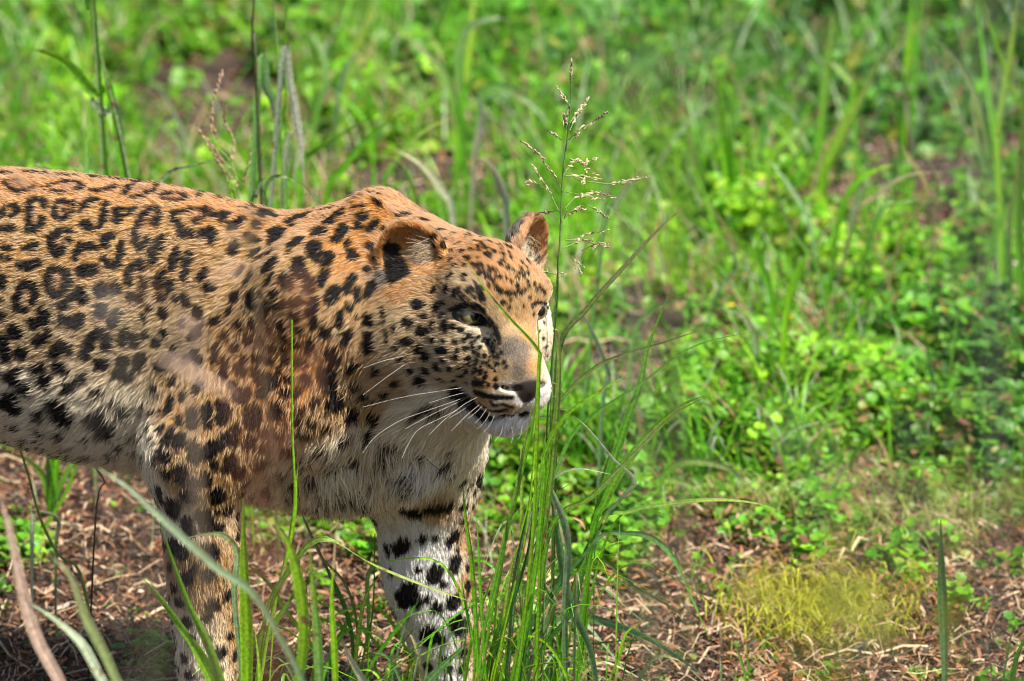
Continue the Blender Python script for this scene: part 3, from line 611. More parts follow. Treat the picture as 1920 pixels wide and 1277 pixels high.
# ------------------------------------------------------------------ ground
def height(x, y):
    P = np.stack([x, y, np.zeros_like(x)], -1).reshape(-1, 3)
    return ((vnoise(P + 11, 1.1) - .5) * .06 + (vnoise(P + 5, 4.0) - .5) * .03 + (vnoise(P + 2, 14.0) - .5) * .012).reshape(np.shape(x)) * sstep(-.2, .5, y - .0)
gx = np.concatenate([np.linspace(-60, -2.2, 14), np.linspace(-2, 2, 200), np.linspace(2.2, 60, 14)])
gy = np.concatenate([np.linspace(-60, -1.2, 14), np.linspace(-1, 7, 330), np.linspace(7.4, 90, 18)])
XX, YY = np.meshgrid(gx, gy, indexing='ij'); ZZ = height(XX, YY)
I = np.arange(XX.size).reshape(XX.shape)
gF = np.stack([I[:-1, :-1], I[1:, :-1], I[1:, 1:], I[:-1, 1:]], -1).reshape(-1, 4)
soil, n_, l_, b_ = new_mat('soil')
tc = n_.new('ShaderNodeTexCoord'); n1 = n_.new('ShaderNodeTexNoise'); n1.inputs['Scale'].default_value = 9; n1.inputs['Detail'].default_value = 8; l_.new(tc.outputs['Object'], n1.inputs['Vector'])
n2 = n_.new('ShaderNodeTexNoise'); n2.inputs['Scale'].default_value = 120; n2.inputs['Detail'].default_value = 6; l_.new(tc.outputs['Object'], n2.inputs['Vector'])
ad = n_.new('ShaderNodeMath'); ad.operation = 'ADD'; l_.new(n1.outputs[0], ad.inputs[0]); l_.new(n2.outputs[0], ad.inputs[1])
cr = n_.new('ShaderNodeValToRGB'); cr.color_ramp.elements[0].position = .75 / 2 + .1; cr.color_ramp.elements[0].color = (.022, .014, .010, 1); cr.color_ramp.elements[1].position = .66; cr.color_ramp.elements[1].color = (.14, .085, .055, 1)
hf = n_.new('ShaderNodeMath'); hf.operation = 'MULTIPLY'; hf.inputs[1].default_value = .5; l_.new(ad.outputs[0], hf.inputs[0]); l_.new(hf.outputs[0], cr.inputs[0]); l_.new(cr.outputs[0], b_.inputs['Base Color'])
bp = n_.new('ShaderNodeBump'); bp.inputs['Distance'].default_value = .01; l_.new(n2.outputs[0], bp.inputs['Height']); l_.new(bp.outputs[0], b_.inputs['Normal']); b_.inputs['Roughness'].default_value = .9
ground = mesh_obj('ground', np.stack([XX, YY, ZZ], -1).reshape(-1, 3), gF, soil); tag(ground, 'brown soil under the litter and plants', kind='structure')

# how green the ground is at a picture position: (x, y, cover 0..1, tone -1 dark .. 1 yellow)
COVER = [(0, 900, .1, 0), (200, 980, .05, 0), (100, 1150, .03, 0), (350, 1150, .05, 0), (600, 1100, .12, 0), (600, 1260, .06, 0), (800, 1200, .2, 0), (960, 1150, .3, 0), (640, 960, .6, .2), (520, 960, .4, .2), (30, 1030, .5, 0), (320, 1190, .3, 0), (1100, 1270, .05, 0), (1250, 1120, .04, 0), (1200, 1230, .03, 0), (1400, 1200, .08, 0), (1550, 1250, .03, 0), (1750, 1150, .1, .3), (1880, 1200, .03, 0),
 (1880, 1050, .08, 0), (1100, 1000, .35, 0), (1300, 1010, .12, 0), (1450, 990, .2, 0), (1600, 1010, .15, 0), (1500, 920, .35, 0), (1650, 880, .22, 0), (1780, 960, .2, 0), (1200, 930, 1, .2), (1350, 900, 1, .1), (1100, 850, 1, .2), (1300, 780, 1, .3), (1480, 800, .8, .4), (1600, 760, .9, .3), (1750, 830, .75, .0), (1880, 800, .6, -.4),
 (1450, 690, .8, .5), (1250, 640, .12, 0), (1160, 590, .3, 0), (1340, 590, .45, 0), (1600, 650, 1, -.3), (1750, 640, 1, -.3), (1880, 650, .6, -.6), (1100, 480, 1, .6), (1250, 470, 1, .7), (1400, 460, 1, .5), (1550, 520, .7, .4), (1700, 520, .5, .2), (1850, 520, .5, -.1), (1150, 400, 1, .5), (1300, 370, .8, .3), (1450, 370, .6, 0), (1650, 380, .5, .2), (1850, 400, .7, .1),
 (1250, 280, .35, -.3), (1420, 290, .4, -.3), (1600, 290, .35, -.8), (1750, 290, .35, -.7), (1880, 260, .4, -.7), (1150, 250, .8, -.3), (1150, 150, .9, -.2), (1300, 130, 1, -.4), (1450, 140, 1, -.6), (1600, 180, 1, -.6), (1750, 150, .9, -.5), (1200, 40, .7, -.2), (1350, 40, 1, 0), (1500, 50, .5, -.8), (1650, 40, .9, -.3), (1850, 60, .7, -.8),
 (900, 330, .25, 0), (850, 400, .2, 0), (700, 300, .2, .4), (800, 250, .35, .2), (750, 350, .1, .2), (900, 280, .3, 0), (640, 360, .2, .3), (1200, 610, .05, 0), (1290, 665, .03, 0), (1180, 660, .1, 0), (1340, 625, .12, 0), (1560, 620, .3, 0), (1640, 275, .15, -.8), (1420, 320, .2, -.3), (1840, 320, .2, 0), (1540, 330, .25, 0), (950, 250, .7, 0), (650, 200, .8, .1), (800, 120, 1, 0), (950, 60, 1, -.1), (650, 60, 1, .3), (500, 250, .4, .2), (400, 310, .4, .4), (380, 210, 0, 0), (300, 160, 0, 0), (420, 120, 0, 0), (260, 185, .0, 0), (300, 230, .05, 0), (380, 260, .1, 0), (450, 225, .05, 0), (330, 200, 0, 0), (240, 215, .2, 0), (820, 330, .05, 0), (690, 350, .1, 0), (1220, 690, 0, 0), (1330, 665, .1, 0), (1640, 345, .1, 0), (1730, 330, .1, 0), (350, 130, .05, 0), (340, 170, -.1, 0), (440, 170, 0, 0), (1250, 640, -.1, 0), (1620, 310, 0, 0), (1700, 285, .05, -.6), (350, 60, 1, .3), (250, 110, .6, .2), (150, 60, 1, .2), (50, 150, .8, .2), (100, 250, .9, .4), (200, 290, 1, .6), (30, 280, .6, .2), (540, 130, .7, .1), (500, 40, 1, .4), (60, 850, .25, 0)]
_cv = np.array([[x, y, g, t] for x, y, g, t in COVER])
def cover(xy):
    """plant cover and tone of the ground, from the surveyed spots; the survey is kept in picture units, where its spots are evenly spread"""
    P = np.asarray(xy); out = np.zeros((len(P), 2)); S_ = proj(np.column_stack([P, np.full(len(P), .028)]))
    for i in range(0, len(P), 20000):
        d2 = ((S_[i:i + 20000, None] - _cv[None, :, :2]) ** 2).sum(-1); w = 1 / (d2 / 60 ** 2 + .1) ** 2.4; w /= w.sum(1, keepdims=True); out[i:i + 20000] = w @ _cv[:, 2:]
    P3 = np.column_stack([P, np.zeros(len(P))])
    out[:, 0] = out[:, 0] + (vnoise(P3, 5) - .5) * .35 + (vnoise(P3 + 4, 16) - .5) * .45
    return out
def field_points(n, y0=.05, y1=6.0, xs=1.25):
    """points spread over the part of the ground in view, denser towards the front"""
    u = rng.random(n); y = y0 + (y1 - y0) * u ** 1.35; half = .62 + .135 * (y - 0) ; x = (rng.random(n) * 2 - 1) * (half + .25)
    return np.stack([x, y], 1)
def rot_frames(n, tilt):
    """random frames whose normal leans off the vertical by about tilt"""
    a = rng.random(n) * 6.283; N = norm(np.stack([rng.normal(size=n) * tilt, rng.normal(size=n) * tilt, np.ones(n)], 1))
    U = np.stack([np.cos(a), np.sin(a), np.zeros(n)], 1); U = norm(U - N * (U * N).sum(1, keepdims=True)); return U, np.cross(N, U), N
def scatter(name, P, U, V, N, tv, tf, scale, cols, mat, parent=None, colvar=None):
    tv = np.asarray(tv, float); k = len(tv)
    X = P[:, None] + scale[:, None, None] * (tv[None, :, :1] * U[:, None] + tv[None, :, 1:2] * V[:, None] + tv[None, :, 2:3] * N[:, None])
    F = (np.asarray(tf)[None] + (np.arange(len(P)) * k)[:, None, None]).reshape(-1, np.asarray(tf).shape[1])
    C = np.repeat(cols, k, axis=0).reshape(len(P), k, 3)
    if colvar is not None: C = C * np.asarray(colvar)[None, :, None]
    return mesh_obj(name, X.reshape(-1, 3), F, mat, np.clip(C.reshape(-1, 3), 0, 1), parent)
def mixc(a, b, t): return np.asarray(a)[None] * (1 - t[:, None]) + np.asarray(b)[None] * t[:, None]

# leaf of the ground cover: a rounded, slightly cupped leaflet
th = np.linspace(0, 2 * np.pi, 7)[:-1]
LEAF = [(0, 0, -.10)] + [(math.cos(a) * .5 * (1.0 if i % 2 else .92), math.sin(a) * .42, .05 + .05 * math.cos(2 * a)) for i, a in enumerate(th)]
LF = [(0, 1 + i, 1 + (i + 1) % 6) for i in range(6)]
def clover(n, y0, y1, smin_, smax_, name, label):
    P2 = field_points(n, y0, y1); cv = cover(P2); ok = rng.random(n) < np.clip((cv[:, 0] - .20) * 2.6, .012, 1)
    P2 = P2[ok]; cv = cv[ok]; n = len(P2)
    P3 = np.column_stack([P2, np.zeros(n)]); hill = sstep(.35, .75, vnoise(P3 + 20, 8)) * .075 + vnoise(P3 + 9, 2.5) * .05
    z = height(P2[:, 0], P2[:, 1]) + (.006 + hill * rng.random(n) ** .9) * np.clip(cv[:, 0] * 1.3, .15, 1.1)
    U, V, N = rot_frames(n, .6); s = smin_ + (smax_ - smin_) * rng.random(n) ** 1.4; s = s * (.8 + .2 * cv[:, 0]) * (1 + .14 * np.clip(P2[:, 1], 0, 5))
    tone = np.clip(cv[:, 1] + rng.normal(size=n) * .33, -1, 1); hue = vnoise(P3 + 31, 2.2)
    C = np.where((tone > 0)[:, None], mixc(G1, G3, np.clip(tone, 0, 1)), mixc(G1, (.022, .105, .022), np.clip(-tone, 0, 1)))
    C = C * (.65 + .95 * rng.random((n, 1)) ** 1.3) * (.75 + .6 * vnoise(P3 + 44, 7))[:, None]; r = rng.random(n)
    C[r < .12] = np.array((.30, .34, .05)); C[r < .07] = np.array((.32, .19, .09)); C[r < .035] = np.array((.18, .09, .05)); m = (hue > .62) & (r > .5); C[m] = C[m] * .6 + np.array(G4) * .4
    o = scatter(name, np.column_stack([P2, z]), U, V, N, LEAF, LF, s, C, M_leaf, colvar=[.9] + [1.05] * 6); tag(o, label, 'ground cover', kind='stuff')
clover(150000, .12, 2.6, .011, .025, 'ground_cover', 'low round green leaves carpeting the ground beside the leopard')
clover(100000, 2.4, 6.3, .016, .034, 'ground_cover', 'leafy green carpet out of focus at the back of the clearing')

# litter: chips and bits of stalk
CHIP = [(-.5, -.09, 0), (-.5, .09, .03), (0, -.12, .10), (0, .12, .12), (.5, -.06, 0), (.5, .06, .02), (0, 0, .2)]
CF = [(0, 1, 3, 2), (2, 3, 5, 4)]
n = 170000; P2 = field_points(n, -.45, 4.5); P2[:, 1] = np.where(rng.random(n) < .55, -.3 + 1.5 * rng.random(n) ** 1.1, P2[:, 1]); cv = cover(P2)
ok = rng.random(n) < np.clip(1.15 - cv[:, 0], .12, 1); P2 = P2[ok]; n = len(P2)
U, V, N = rot_frames(n, .7); s = .004 + .017 * rng.random(n) ** 2.4
C = mixc((.05, .022, .011), (.36, .17, .08), rng.random(n) ** 1.8); r = rng.random(n); C[r < .07] = (.55, .38, .25); C[(r > .12) & (r < .26)] = (.30, .12, .05); C[r > .88] = (.045, .03, .022)
C = C * (.7 + .5 * vnoise(np.column_stack([P2, np.zeros(n)]), 6))[:, None]
o = scatter('leaf_litter', np.column_stack([P2, height(P2[:, 0], P2[:, 1]) + .001 + .022 * rng.random(n) ** 1.5]), U, V, N, CHIP, CF, s, C, M_dry); tag(o, 'brown chips and crumbled dry leaves covering the bare soil', 'leaf litter', kind='stuff')

# ------------------------------------------------------------------ blades of grass
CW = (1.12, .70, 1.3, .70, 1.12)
def ribbon(P, w, side, fold=.25, col=G1, col2=None, twist=0.0):
    """a blade: P (n,3) spine, w (n,) widths, side (3,) across; V-shaped section of five points"""
    P = np.asarray(P, float); n = len(P); T = norm(np.gradient(P, axis=0)); sd = norm(np.asarray(side, float) - T * (T @ np.asarray(side, float))[:, None]); nn = np.cross(T, sd)
    a = np.linspace(0, twist, n)[:, None]; s2 = sd * np.cos(a) + nn * np.sin(a); n2 = np.cross(T, s2)
    u = np.array([-.5, -.26, 0, .26, .5]); f = np.abs(u) * 2 * fold * .5
    V = P[:, None] + (u[None, :, None] * s2[:, None] + f[None, :, None] * n2[:, None]) * np.asarray(w)[:, None, None]
    I = np.arange(n * 5).reshape(n, 5); F = np.stack([I[:-1, :-1], I[:-1, 1:], I[1:, 1:], I[1:, :-1]], -1).reshape(-1, 4)
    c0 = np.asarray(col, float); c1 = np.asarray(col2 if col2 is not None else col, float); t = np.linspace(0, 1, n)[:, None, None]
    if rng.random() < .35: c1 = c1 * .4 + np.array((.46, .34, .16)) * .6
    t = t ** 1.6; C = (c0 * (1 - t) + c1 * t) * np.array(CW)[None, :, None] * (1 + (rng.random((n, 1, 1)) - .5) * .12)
    return V.reshape(-1, 3), F, C.reshape(-1, 3)
def wprof(n, wmax, base=.55):
    t = np.linspace(0, 1, n); return wmax * (base + (1 - base) * np.sin(np.minimum(t * 2.2, 1.57))) * np.clip((1 - t) * 2.2, 0.04, 1) ** .8
def px_points(pp, Y, root=True, Yroot=None):
    """pp runs from the bottom to the tip; Y one depth or one per point. The base is carried down to the soil."""
    Ys = [Y] * len(pp) if np.isscalar(Y) else list(Y)
    if len(Ys) == 2 and len(pp) != 2: Ys = list(np.linspace(Ys[0], Ys[1], len(pp)))
    Q = [W(x, y, d) for (x, y), d in zip(pp, Ys)]
    if root:
        b = Q[0].copy(); gz = float(height(np.array([b[0]]), np.array([b[1]]))[0])
        if b[2] > gz + .02:
            d = (Q[0] - Q[1]); d = d / max(abs(d[2]), .05) * (b[2] - gz) * .35; b = b + np.array([np.clip(d[0], -.05, .05), 0, 0]); b[2] = gz - .005; Q = [b] + Q
    return Q
def blade(parent, origin, txt, Y, wpx, col, col2=None, twist=.6, name='blade', root=True, fold=.3, mat=None):
    pp = [tuple(map(float, a.split(','))) for a in txt.split()]
    Q = px_points(pp, Y, root); P = spline(Q, max(12, 5 * len(Q))); side = norm(np.cross(P[-1] - P[0], FWD)) + rng.normal(size=3) * .25
    far = (Y if np.isscalar(Y) else np.mean(Y)) > .65
    if far: wpx = wpx * 1.25; bst = 1.25 if col[1] > 1.8 * col[0] else .8; col = np.asarray(col) * bst; col2 = None if col2 is None else np.asarray(col2) * (1.25 if col2[1] > 1.8 * col2[0] else .8)
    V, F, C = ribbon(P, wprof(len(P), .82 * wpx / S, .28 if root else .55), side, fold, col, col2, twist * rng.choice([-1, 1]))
    return mesh_obj(name, V - origin, F, mat or M_blade, C, parent)
def stem_(parent, origin, txt, Y, wpx, col, root=True, name='stem', tip=.4):
    pp = [tuple(map(float, a.split(','))) for a in txt.split()]; P = spline(px_points(pp, Y, root), max(10, 5 * len(pp)))
    V, F = tube(P, wpx / S / 2, wpx / S / 2 * tip, 6); C = np.asarray(col)[None] * (.85 + .3 * rng.random((len(V), 1)))
    return mesh_obj(name, V - origin, F, M_blade, C, parent)
def tuft(label, base, blades, name='grass_tuft', group=None, cat='grass'):
    """base: picture x and depth of the root; blades: (points, Y, width, colour, tip colour)"""
    bx, Yb = base; p = W(bx, 1300, Yb); o = empty(name, (p[0], Yb, float(height(np.array([p[0]]), np.array([Yb]))[0]))); tag(o, label, cat, group); org = np.array(o.location)
    for b in blades:
        if b[0] == 's': stem_(o, org, *b[1:])
        else: blade(o, org, *b)
    return o
YG = (.24, .50, .015); BG = (.11, .36, .015); DG = (.04, .15, .02); SG = (.13, .26, .10); WG = (.42, .50, .32)
tuft('dense green grass clump standing right in front of the leopard\'s muzzle', (985, -.10), [
 ('s', '960,1400 1000,1100 1022,900 1028,760 1045,560 1045,480', -.13, 6, DG),
 ('s', '905,1380 940,1200 985,1000 1005,800 1010,660 1008,600', -.28, 6, YG),
 ('935,1400 985,1150 1025,960 1040,820 1048,700 1046,625 1040,618', (-.10, -.14), 16, G1, BG),
 ('1005,1350 1015,1000 1035,830 1030,740', -.13, 10, YG, YG),
 ('900,1300 940,1050 975,900 1000,790 1010,680', -.27, 9, BG, YG),
 ('960,1380 985,1150 1002,960 1010,700 1008,655 950,590 905,535 872,484', -.29, 9, YG, YG),
 ('1000,1300 1030,1000 1110,930 1190,850 1260,780 1330,740', -.08, 14, G1, BG),
 ('900,1250 925,1100 965,930 990,800 1001,745', -.27, 9, BG, BG),
 ('985,1300 1000,1100 1015,960 1040,890 1085,800 1200,720 1300,650 1420,620', (-.1, .05), 10, DG, G1),
 ('970,1300 1000,1000 1030,800 1060,740 1130,680 1250,640 1310,620', -.12, 12, BG, G2),
 ('960,1320 1000,1100 1020,900 1022,850 1060,780 1130,730 1180,700', -.14, 13, BG, YG),
 ('950,1330 960,1180 975,1050 1010,930 1070,880 1150,890', -.08, 10, SG, WG),
 ('1060,1300 1060,1130 1065,1010 1040,930 1020,905 1003,900', -.09, 20, SG, WG),
 ('1130,1400 1110,1230 1070,1130 1055,1050 1040,960 1030,910', -.07, 26, SG, G4),
 ('905,1350 960,1220 1010,1150 1060,1080 1110,1020 1150,950', -.05, 14, DG, SG),
 ('880,1350 900,1200 930,1120 950,1010 968,900', -.12, 8, BG, BG),
 ('900,1350 893,1180 885,1060 872,960 868,905', -.15, 12, BG, YG),
 ('915,1350 905,1180 900,1100 896,1010 893,960', -.15, 8, G1, BG),
 ('930,1350 950,1230 980,1180 1000,1090 1040,980', -.1, 15, YG, BG),
 ('920,1340 940,1210 950,1120 965,1040 985,1010', -.1, 12, YG, YG),
 ('905,1340 915,1250 935,1180 960,1110 990,1050 1030,960', -.08, 12, G1, DG),
 ('915,1340 925,1240 955,1150 990,1030 1000,930', -.1, 10, DG, DG),
 ('945,1330 955,1200 965,1080 990,960 1010,900', -.11, 9, SG, DG),
 ('960,1330 975,1220 985,1130 1000,1060 1015,990 1040,930 1080,900', -.06, 8, G1, G2),
 ('885,1330 890,1230 880,1170 870,1120 862,1060', -.14, 8, G1, BG),
 ('870,1340 875,1260 890,1180 910,1120 930,1060', -.12, 9, YG, BG),
 ('980,1330 1000,1230 1030,1160 1040,1120 1000,1070 965,1050', -.05, 20, SG, WG),
 ('940,1300 950,1220 930,1190 900,1165', -.1, 8, G1, G1),
 ('980,1290 1020,1210 1070,1150 1090,1090 1095,1060', -.02, 14, DG, G2),
 ('1040,1320 1000,1240 1010,1190 1030,1165', -.04, 9, G1, G2),
 ('920,1340 930,1290 990,1250 1060,1240 1110,1240', -.1, 14, YG, BG),
])
tuft('tall green grass plant with two broad upright leaves right of the muzzle', (1040, .02), [
 ('s', '1020,1400 1060,1160 1095,1040 1112,1010', .02, 12, G1),
 ('1108,1020 1125,950 1145,880 1175,790 1200,720 1215,650 1258,540', .02, 22, BG, G1), ('1110,1015 1135,940 1165,880 1220,810 1280,760 1320,742', .0, 24, BG, YG),
 ('1108,1010 1118,960 1130,900 1145,850 1155,800', .03, 12, G1, YG), ('1112,1010 1180,960 1260,945 1340,938 1420,945 1490,970', .0, 13, G1, YG),
 ('1100,1040 1180,1000 1250,1030 1300,1130 1330,1200', .06, 15, SG, G1), ('1112,1020 1160,940 1190,900 1150,860 1100,800 1075,780', (.02, -.1), 12, SG, WG),
 ('1100,1060 1190,1100 1260,1140 1290,1180', .06, 10, DG, SG), ('1080,1120 1110,1060 1150,1040 1240,1060', .08, 9, G1, G2)])
tuft('striped grey green leaves arching low to the bottom right of the clump', (960, .12), [
 ('975,1330 990,1200 1060,1155 1150,1170 1240,1210 1330,1275', .1, 24, SG, SG), ('1000,1320 1020,1200 1080,1160 1140,1220 1200,1290', .12, 14, WG, SG), ('960,1320 990,1230 1080,1210 1180,1200 1210,1205', .08, 9, DG, G2),
 ('985,1330 1000,1220 1060,1150 1100,1140 1140,1160', .16, 8, WG, STRAW), ('1020,1320 1030,1260 1045,1230 1028,1205 1012,1210', .08, 22, SG, WG)])
tuft('long grass leaf bending over to the right above the clover', (1250, .75), [
 ('1230,1000 1240,900 1290,865 1370,880 1420,930', .7, 18, G1, WG), ('1180,1000 1200,920 1260,900 1330,930', .8, 18, BG, G1), ('1200,980 1190,900 1150,870 1130,830', .75, 20, G1, WG)])
tuft('slim dark green blade leaning to the upper right of the muzzle', (1050, .05), [
 ('1035,1200 1040,900 1048,660 1100,580 1180,490 1240,425 1282,390', .0, 15, DG, G2)], name='grass_plant')
tuft('thin green seeding stalk rising in front of the shoulder', (500, -.20), [
 ('s', '470,1420 500,1200 535,1050 552,940 548,800 547,600', -.2, 9, YG), ('515,1150 535,1060 553,970 556,900 560,868', -.2, 7, YG, YG),
 ('488,1250 510,1180 540,1130 568,1095', -.2, 14, G1, BG), ('480,1300 500,1150 535,1080 600,1010 700,1060 800,1100 890,1130', (-.2, -.25), 15, BG, YG)])
tuft('broad bright green blades standing close in front of the near foreleg', (455, -.42), [
 ('462,1420 463,1200 458,1060 456,935', -.42, 30, YG, YG), ('425,1420 400,1270 350,1190 300,1120 268,1085', -.38, 22, BG, YG), ('450,1420 400,1230 350,1120 300,980', -.55, 26, YG, BG),
 ('440,1400 400,1290 360,1210 330,1170', -.5, 16, YG, YG), ('455,1300 440,1120 445,1040 420,1005 380,1003 340,1012', (-.35, -.25), 16, SG, G4), ('480,1420 486,1280 478,1180', -.45, 14, YG, YG)])
tuft('blurred grass blades between the two forelegs, in front', (600, -.6), [
 ('600,1420 598,1250 590,1130 580,1020', -.7, 20, SG, YG), ('545,1420 570,1200 560,1090 540,1020 515,980', -.75, 26, YG, YG), ('630,1420 628,1250 622,1130 624,1060', -.6, 14, YG, YG), ('700,1400 690,1300 660,1240 640,1200', -.6, 18, WG, WG)])
tuft('green grass blades growing between the two forelegs', (640, .12), [
 ('s', '690,1340 690,1220 700,1130 703,1000', .05, 6, G1), ('560,1340 590,1230 540,1150 500,1090 440,1040', .05, 12, YG, BG), ('620,1340 660,1240 650,1150 610,1060 570,970', .08, 12, G2, DG), ('640,1340 670,1200 650,1100 600,1040 560,950 530,900', .0, 7, DG, DG),
 ('720,1340 700,1240 650,1180 600,1160 560,1150', .1, 10, BG, YG), ('660,1340 690,1180 690,1080 720,1040 700,960 690,930', .15, 14, G1, WG), ('650,1350 700,1240 760,1160 790,1120', .02, 10, BG, BG), ('730,1350 760,1270 780,1220 810,1190', .05, 9, YG, YG),
 ('770,1400 790,1300 840,1240 880,1205', -.1, 22, SG, G4), ('760,1400 770,1300 790,1210 805,1150', -.1, 6, WG, WG), ('480,1330 560,1230 640,1215 720,1205', .1, 9, G2, G1), ('800,1400 820,1270 830,1200 835,1130', -.08, 8, BG, YG),
 ('590,1340 620,1240 640,1190 660,1150 690,1120', .12, 12, BG, G1), ('700,1350 740,1270 700,1200 660,1160 600,1130 545,1120', .08, 9, BG, YG)])
tuft('fresh green grass under the leopard\'s belly beyond its legs', (640, .9), [
 ('600,1100 590,1020 560,990 500,960', .8, 22, BG, YG), ('650,1090 640,1010 660,970 700,950', .85, 20, YG, BG), ('690,1080 680,1000 700,960 720,1000', .9, 22, G1, WG), ('560,1090 530,1020 480,990 460,985', .85, 18, BG, BG), ('620,1080 640,1000 620,960 590,940', .9, 16, YG, YG), ('660,1090 690,1010 670,960 640,945', .8, 14, G1, BG)])
tuft('small green grass tuft at the left behind the belly', (95, .75), [
 ('95,930 100,880 85,830 60,800', .7, 22, BG, BG), ('100,930 105,870 110,830 115,810', .7, 18, BG, YG), ('105,935 130,880 150,850 170,830', .7, 16, G1, BG), ('90,935 80,890 50,860 20,850', .7, 16, G1, G2), ('100,940 92,880 95,840 90,815', .7, 16, DG, BG), ('80,1000 120,930 140,880 150,860', .6, 12, YG, BG)])
tuft('drooping seeding grass stem at the left edge under the belly', (70, .35), [
 ('s', '150,1075 110,1040 75,970 50,880 30,820 25,800', .25, 8, (.30, .40, .12)), ('105,1030 110,975 75,958 0,960', .3, 14, SG, WG), ('60,1000 65,930 60,890', .3, 14, WG, WG)])
tuft('pale blurred blades leaning left at the bottom left corner', (200, -.8), [
 ('230,1420 170,1240 110,1170 45,1125', -.9, 26, WG, WG), ('260,1420 210,1260 160,1160 130,1080 90,1040', -1.0, 22, (.22, .30, .10), (.2, .2, .1)), ('160,1420 60,1180 20,1010 0,930', -.95, 30, (.5, .36, .27), (.45, .32, .24))])
tuft('pale wide blade crossing in front of the near foreleg', (330, -.9), [('640,1480 500,1150 400,1060 300,970 240,915 185,878', -1.0, 16, SG, WG)], name='grass_plant')
tuft('single stiff green blade standing alone at the lower right', (1770, .12), [('1772,1340 1770,1200 1766,1080 1764,975', .12, 26, SG, DG)], name='grass_plant')
tuft('green blade tips in the bottom right corner', (1880, .0), [('1890,1340 1905,1240 1930,1180', .0, 18, BG, BG), ('1870,1330 1890,1220 1900,1170', .05, 7, DG, DG)])
tuft('two short thin blades right of the leopard at the bottom edge', (1395, .1), [('1405,1300 1390,1240 1375,1200', .1, 8, BG, YG), ('1405,1300 1402,1240 1400,1200', .1, 5, BG, YG), ('1352,1300 1352,1260 1350,1230', .1, 6, G4, WG)])
# behind the leopard
tuft('tall pale green stalk with one long leaf at the top left', (250, .9), [
 ('s', '250,420 240,325 215,210 190,110 178,40', .9, 11, (.28, .42, .16)), ('215,215 180,180 130,120 95,100 60,92', .9, 26, BG, YG), ('178,45 168,20 158,-20', .9, 20, BG, BG), ('178,45 172,0 170,-40', .9, 14, (.28, .42, .16), YG), ('225,240 200,215 175,190 170,170', .9, 18, WG, WG)])
tuft('tall stalks with a curled dry white leaf behind the shoulders', (540, .9), [
 ('s', '535,470 530,330 522,140 512,-20', .9, 9, (.22, .40, .12)), ('s', '535,470 536,300 534,100 540,-20', 1.0, 8, BG), ('527,140 545,160 558,230 566,280 570,345', .85, 20, WG, (.5, .42, .40)),
 ('s', '480,130 474,90 474,40 478,-20', .8, 11, (.10, .12, .05)), ('485,150 500,170 512,200 520,250', .95, 22, G4, WG), ('530,400 540,260 560,250 540,230', .9, 14, WG, G4), ('560,400 570,300 640,250 760,180', 1.2, 20, G1, BG)])
tuft('low pale grass leaves just behind the leopard\'s back', (500, .5), [
 ('500,430 495,360 520,330 570,350 590,380', .5, 12, DG, (.4, .5, .2)), ('300,420 310,330 360,310 410,300', .6, 12, (.35, .48, .22), WG), ('165,400 162,300 163,190', .8, 12, (.3, .5, .2), BG), ('470,420 478,370 490,340 500,330', .5, 14, DG, WG), ('120,400 100,330 75,310 60,330', .9, 18, BG, WG), ('440,410 430,340 420,310', .6, 16, YG, YG)])
def tangle(label, x0, x1, Y0, Y1, n, hmin, hmax, cat='grass'):
    xm = (x0 + x1) / 2; p = W(xm, 1300, (Y0 + Y1) / 2); o = empty('grass_tuft', (p[0], (Y0 + Y1) / 2, 0)); tag(o, label, cat); org = np.array(o.location)
    for k in range(n):
        Y = Y0 + (Y1 - Y0) * rng.random(); b = W(x0 + (x1 - x0) * rng.random(), 1330, Y); b[2] = float(height(b[:1], b[1:2])[0]); Hh = hmin + (hmax - hmin) * rng.random() ** 1.5; a = rng.normal() * 1.1 + (3.14 if rng.random() < .3 else 0); ln = .2 + .9 * rng.random() ** 1.3
        d = np.array([math.cos(a), .45 * math.sin(a), 0]); q = [b, b + d * Hh * .12 * ln + [0, 0, Hh * .42], b + d * Hh * .40 * ln + [0, 0, Hh * .78], b + d * Hh * ln + [0, 0, Hh * (1.05 - .55 * ln)]]
        P = spline(q, 16); c0 = [BG, DG, YG, G1, SG, (.5, .42, .22)][rng.choice(6, p=[.26, .10, .30, .2, .08, .06])]
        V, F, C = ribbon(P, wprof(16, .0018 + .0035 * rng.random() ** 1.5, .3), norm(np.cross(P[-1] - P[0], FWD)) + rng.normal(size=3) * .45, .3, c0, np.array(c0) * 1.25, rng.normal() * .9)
        mesh_obj('blade', V - org, F, M_blade, C, o)
tangle('tangle of thin green blades growing through the clump by the muzzle', 890, 1160, -.16, .12, 75, .10, .36)
tangle('tangle of thin low blades around the far forepaw', 700, 930, -.12, .14, 46, .08, .24)
tangle('thin grass blades in front of the near forepaw', 400, 680, -.30, -.02, 34, .08, .24)
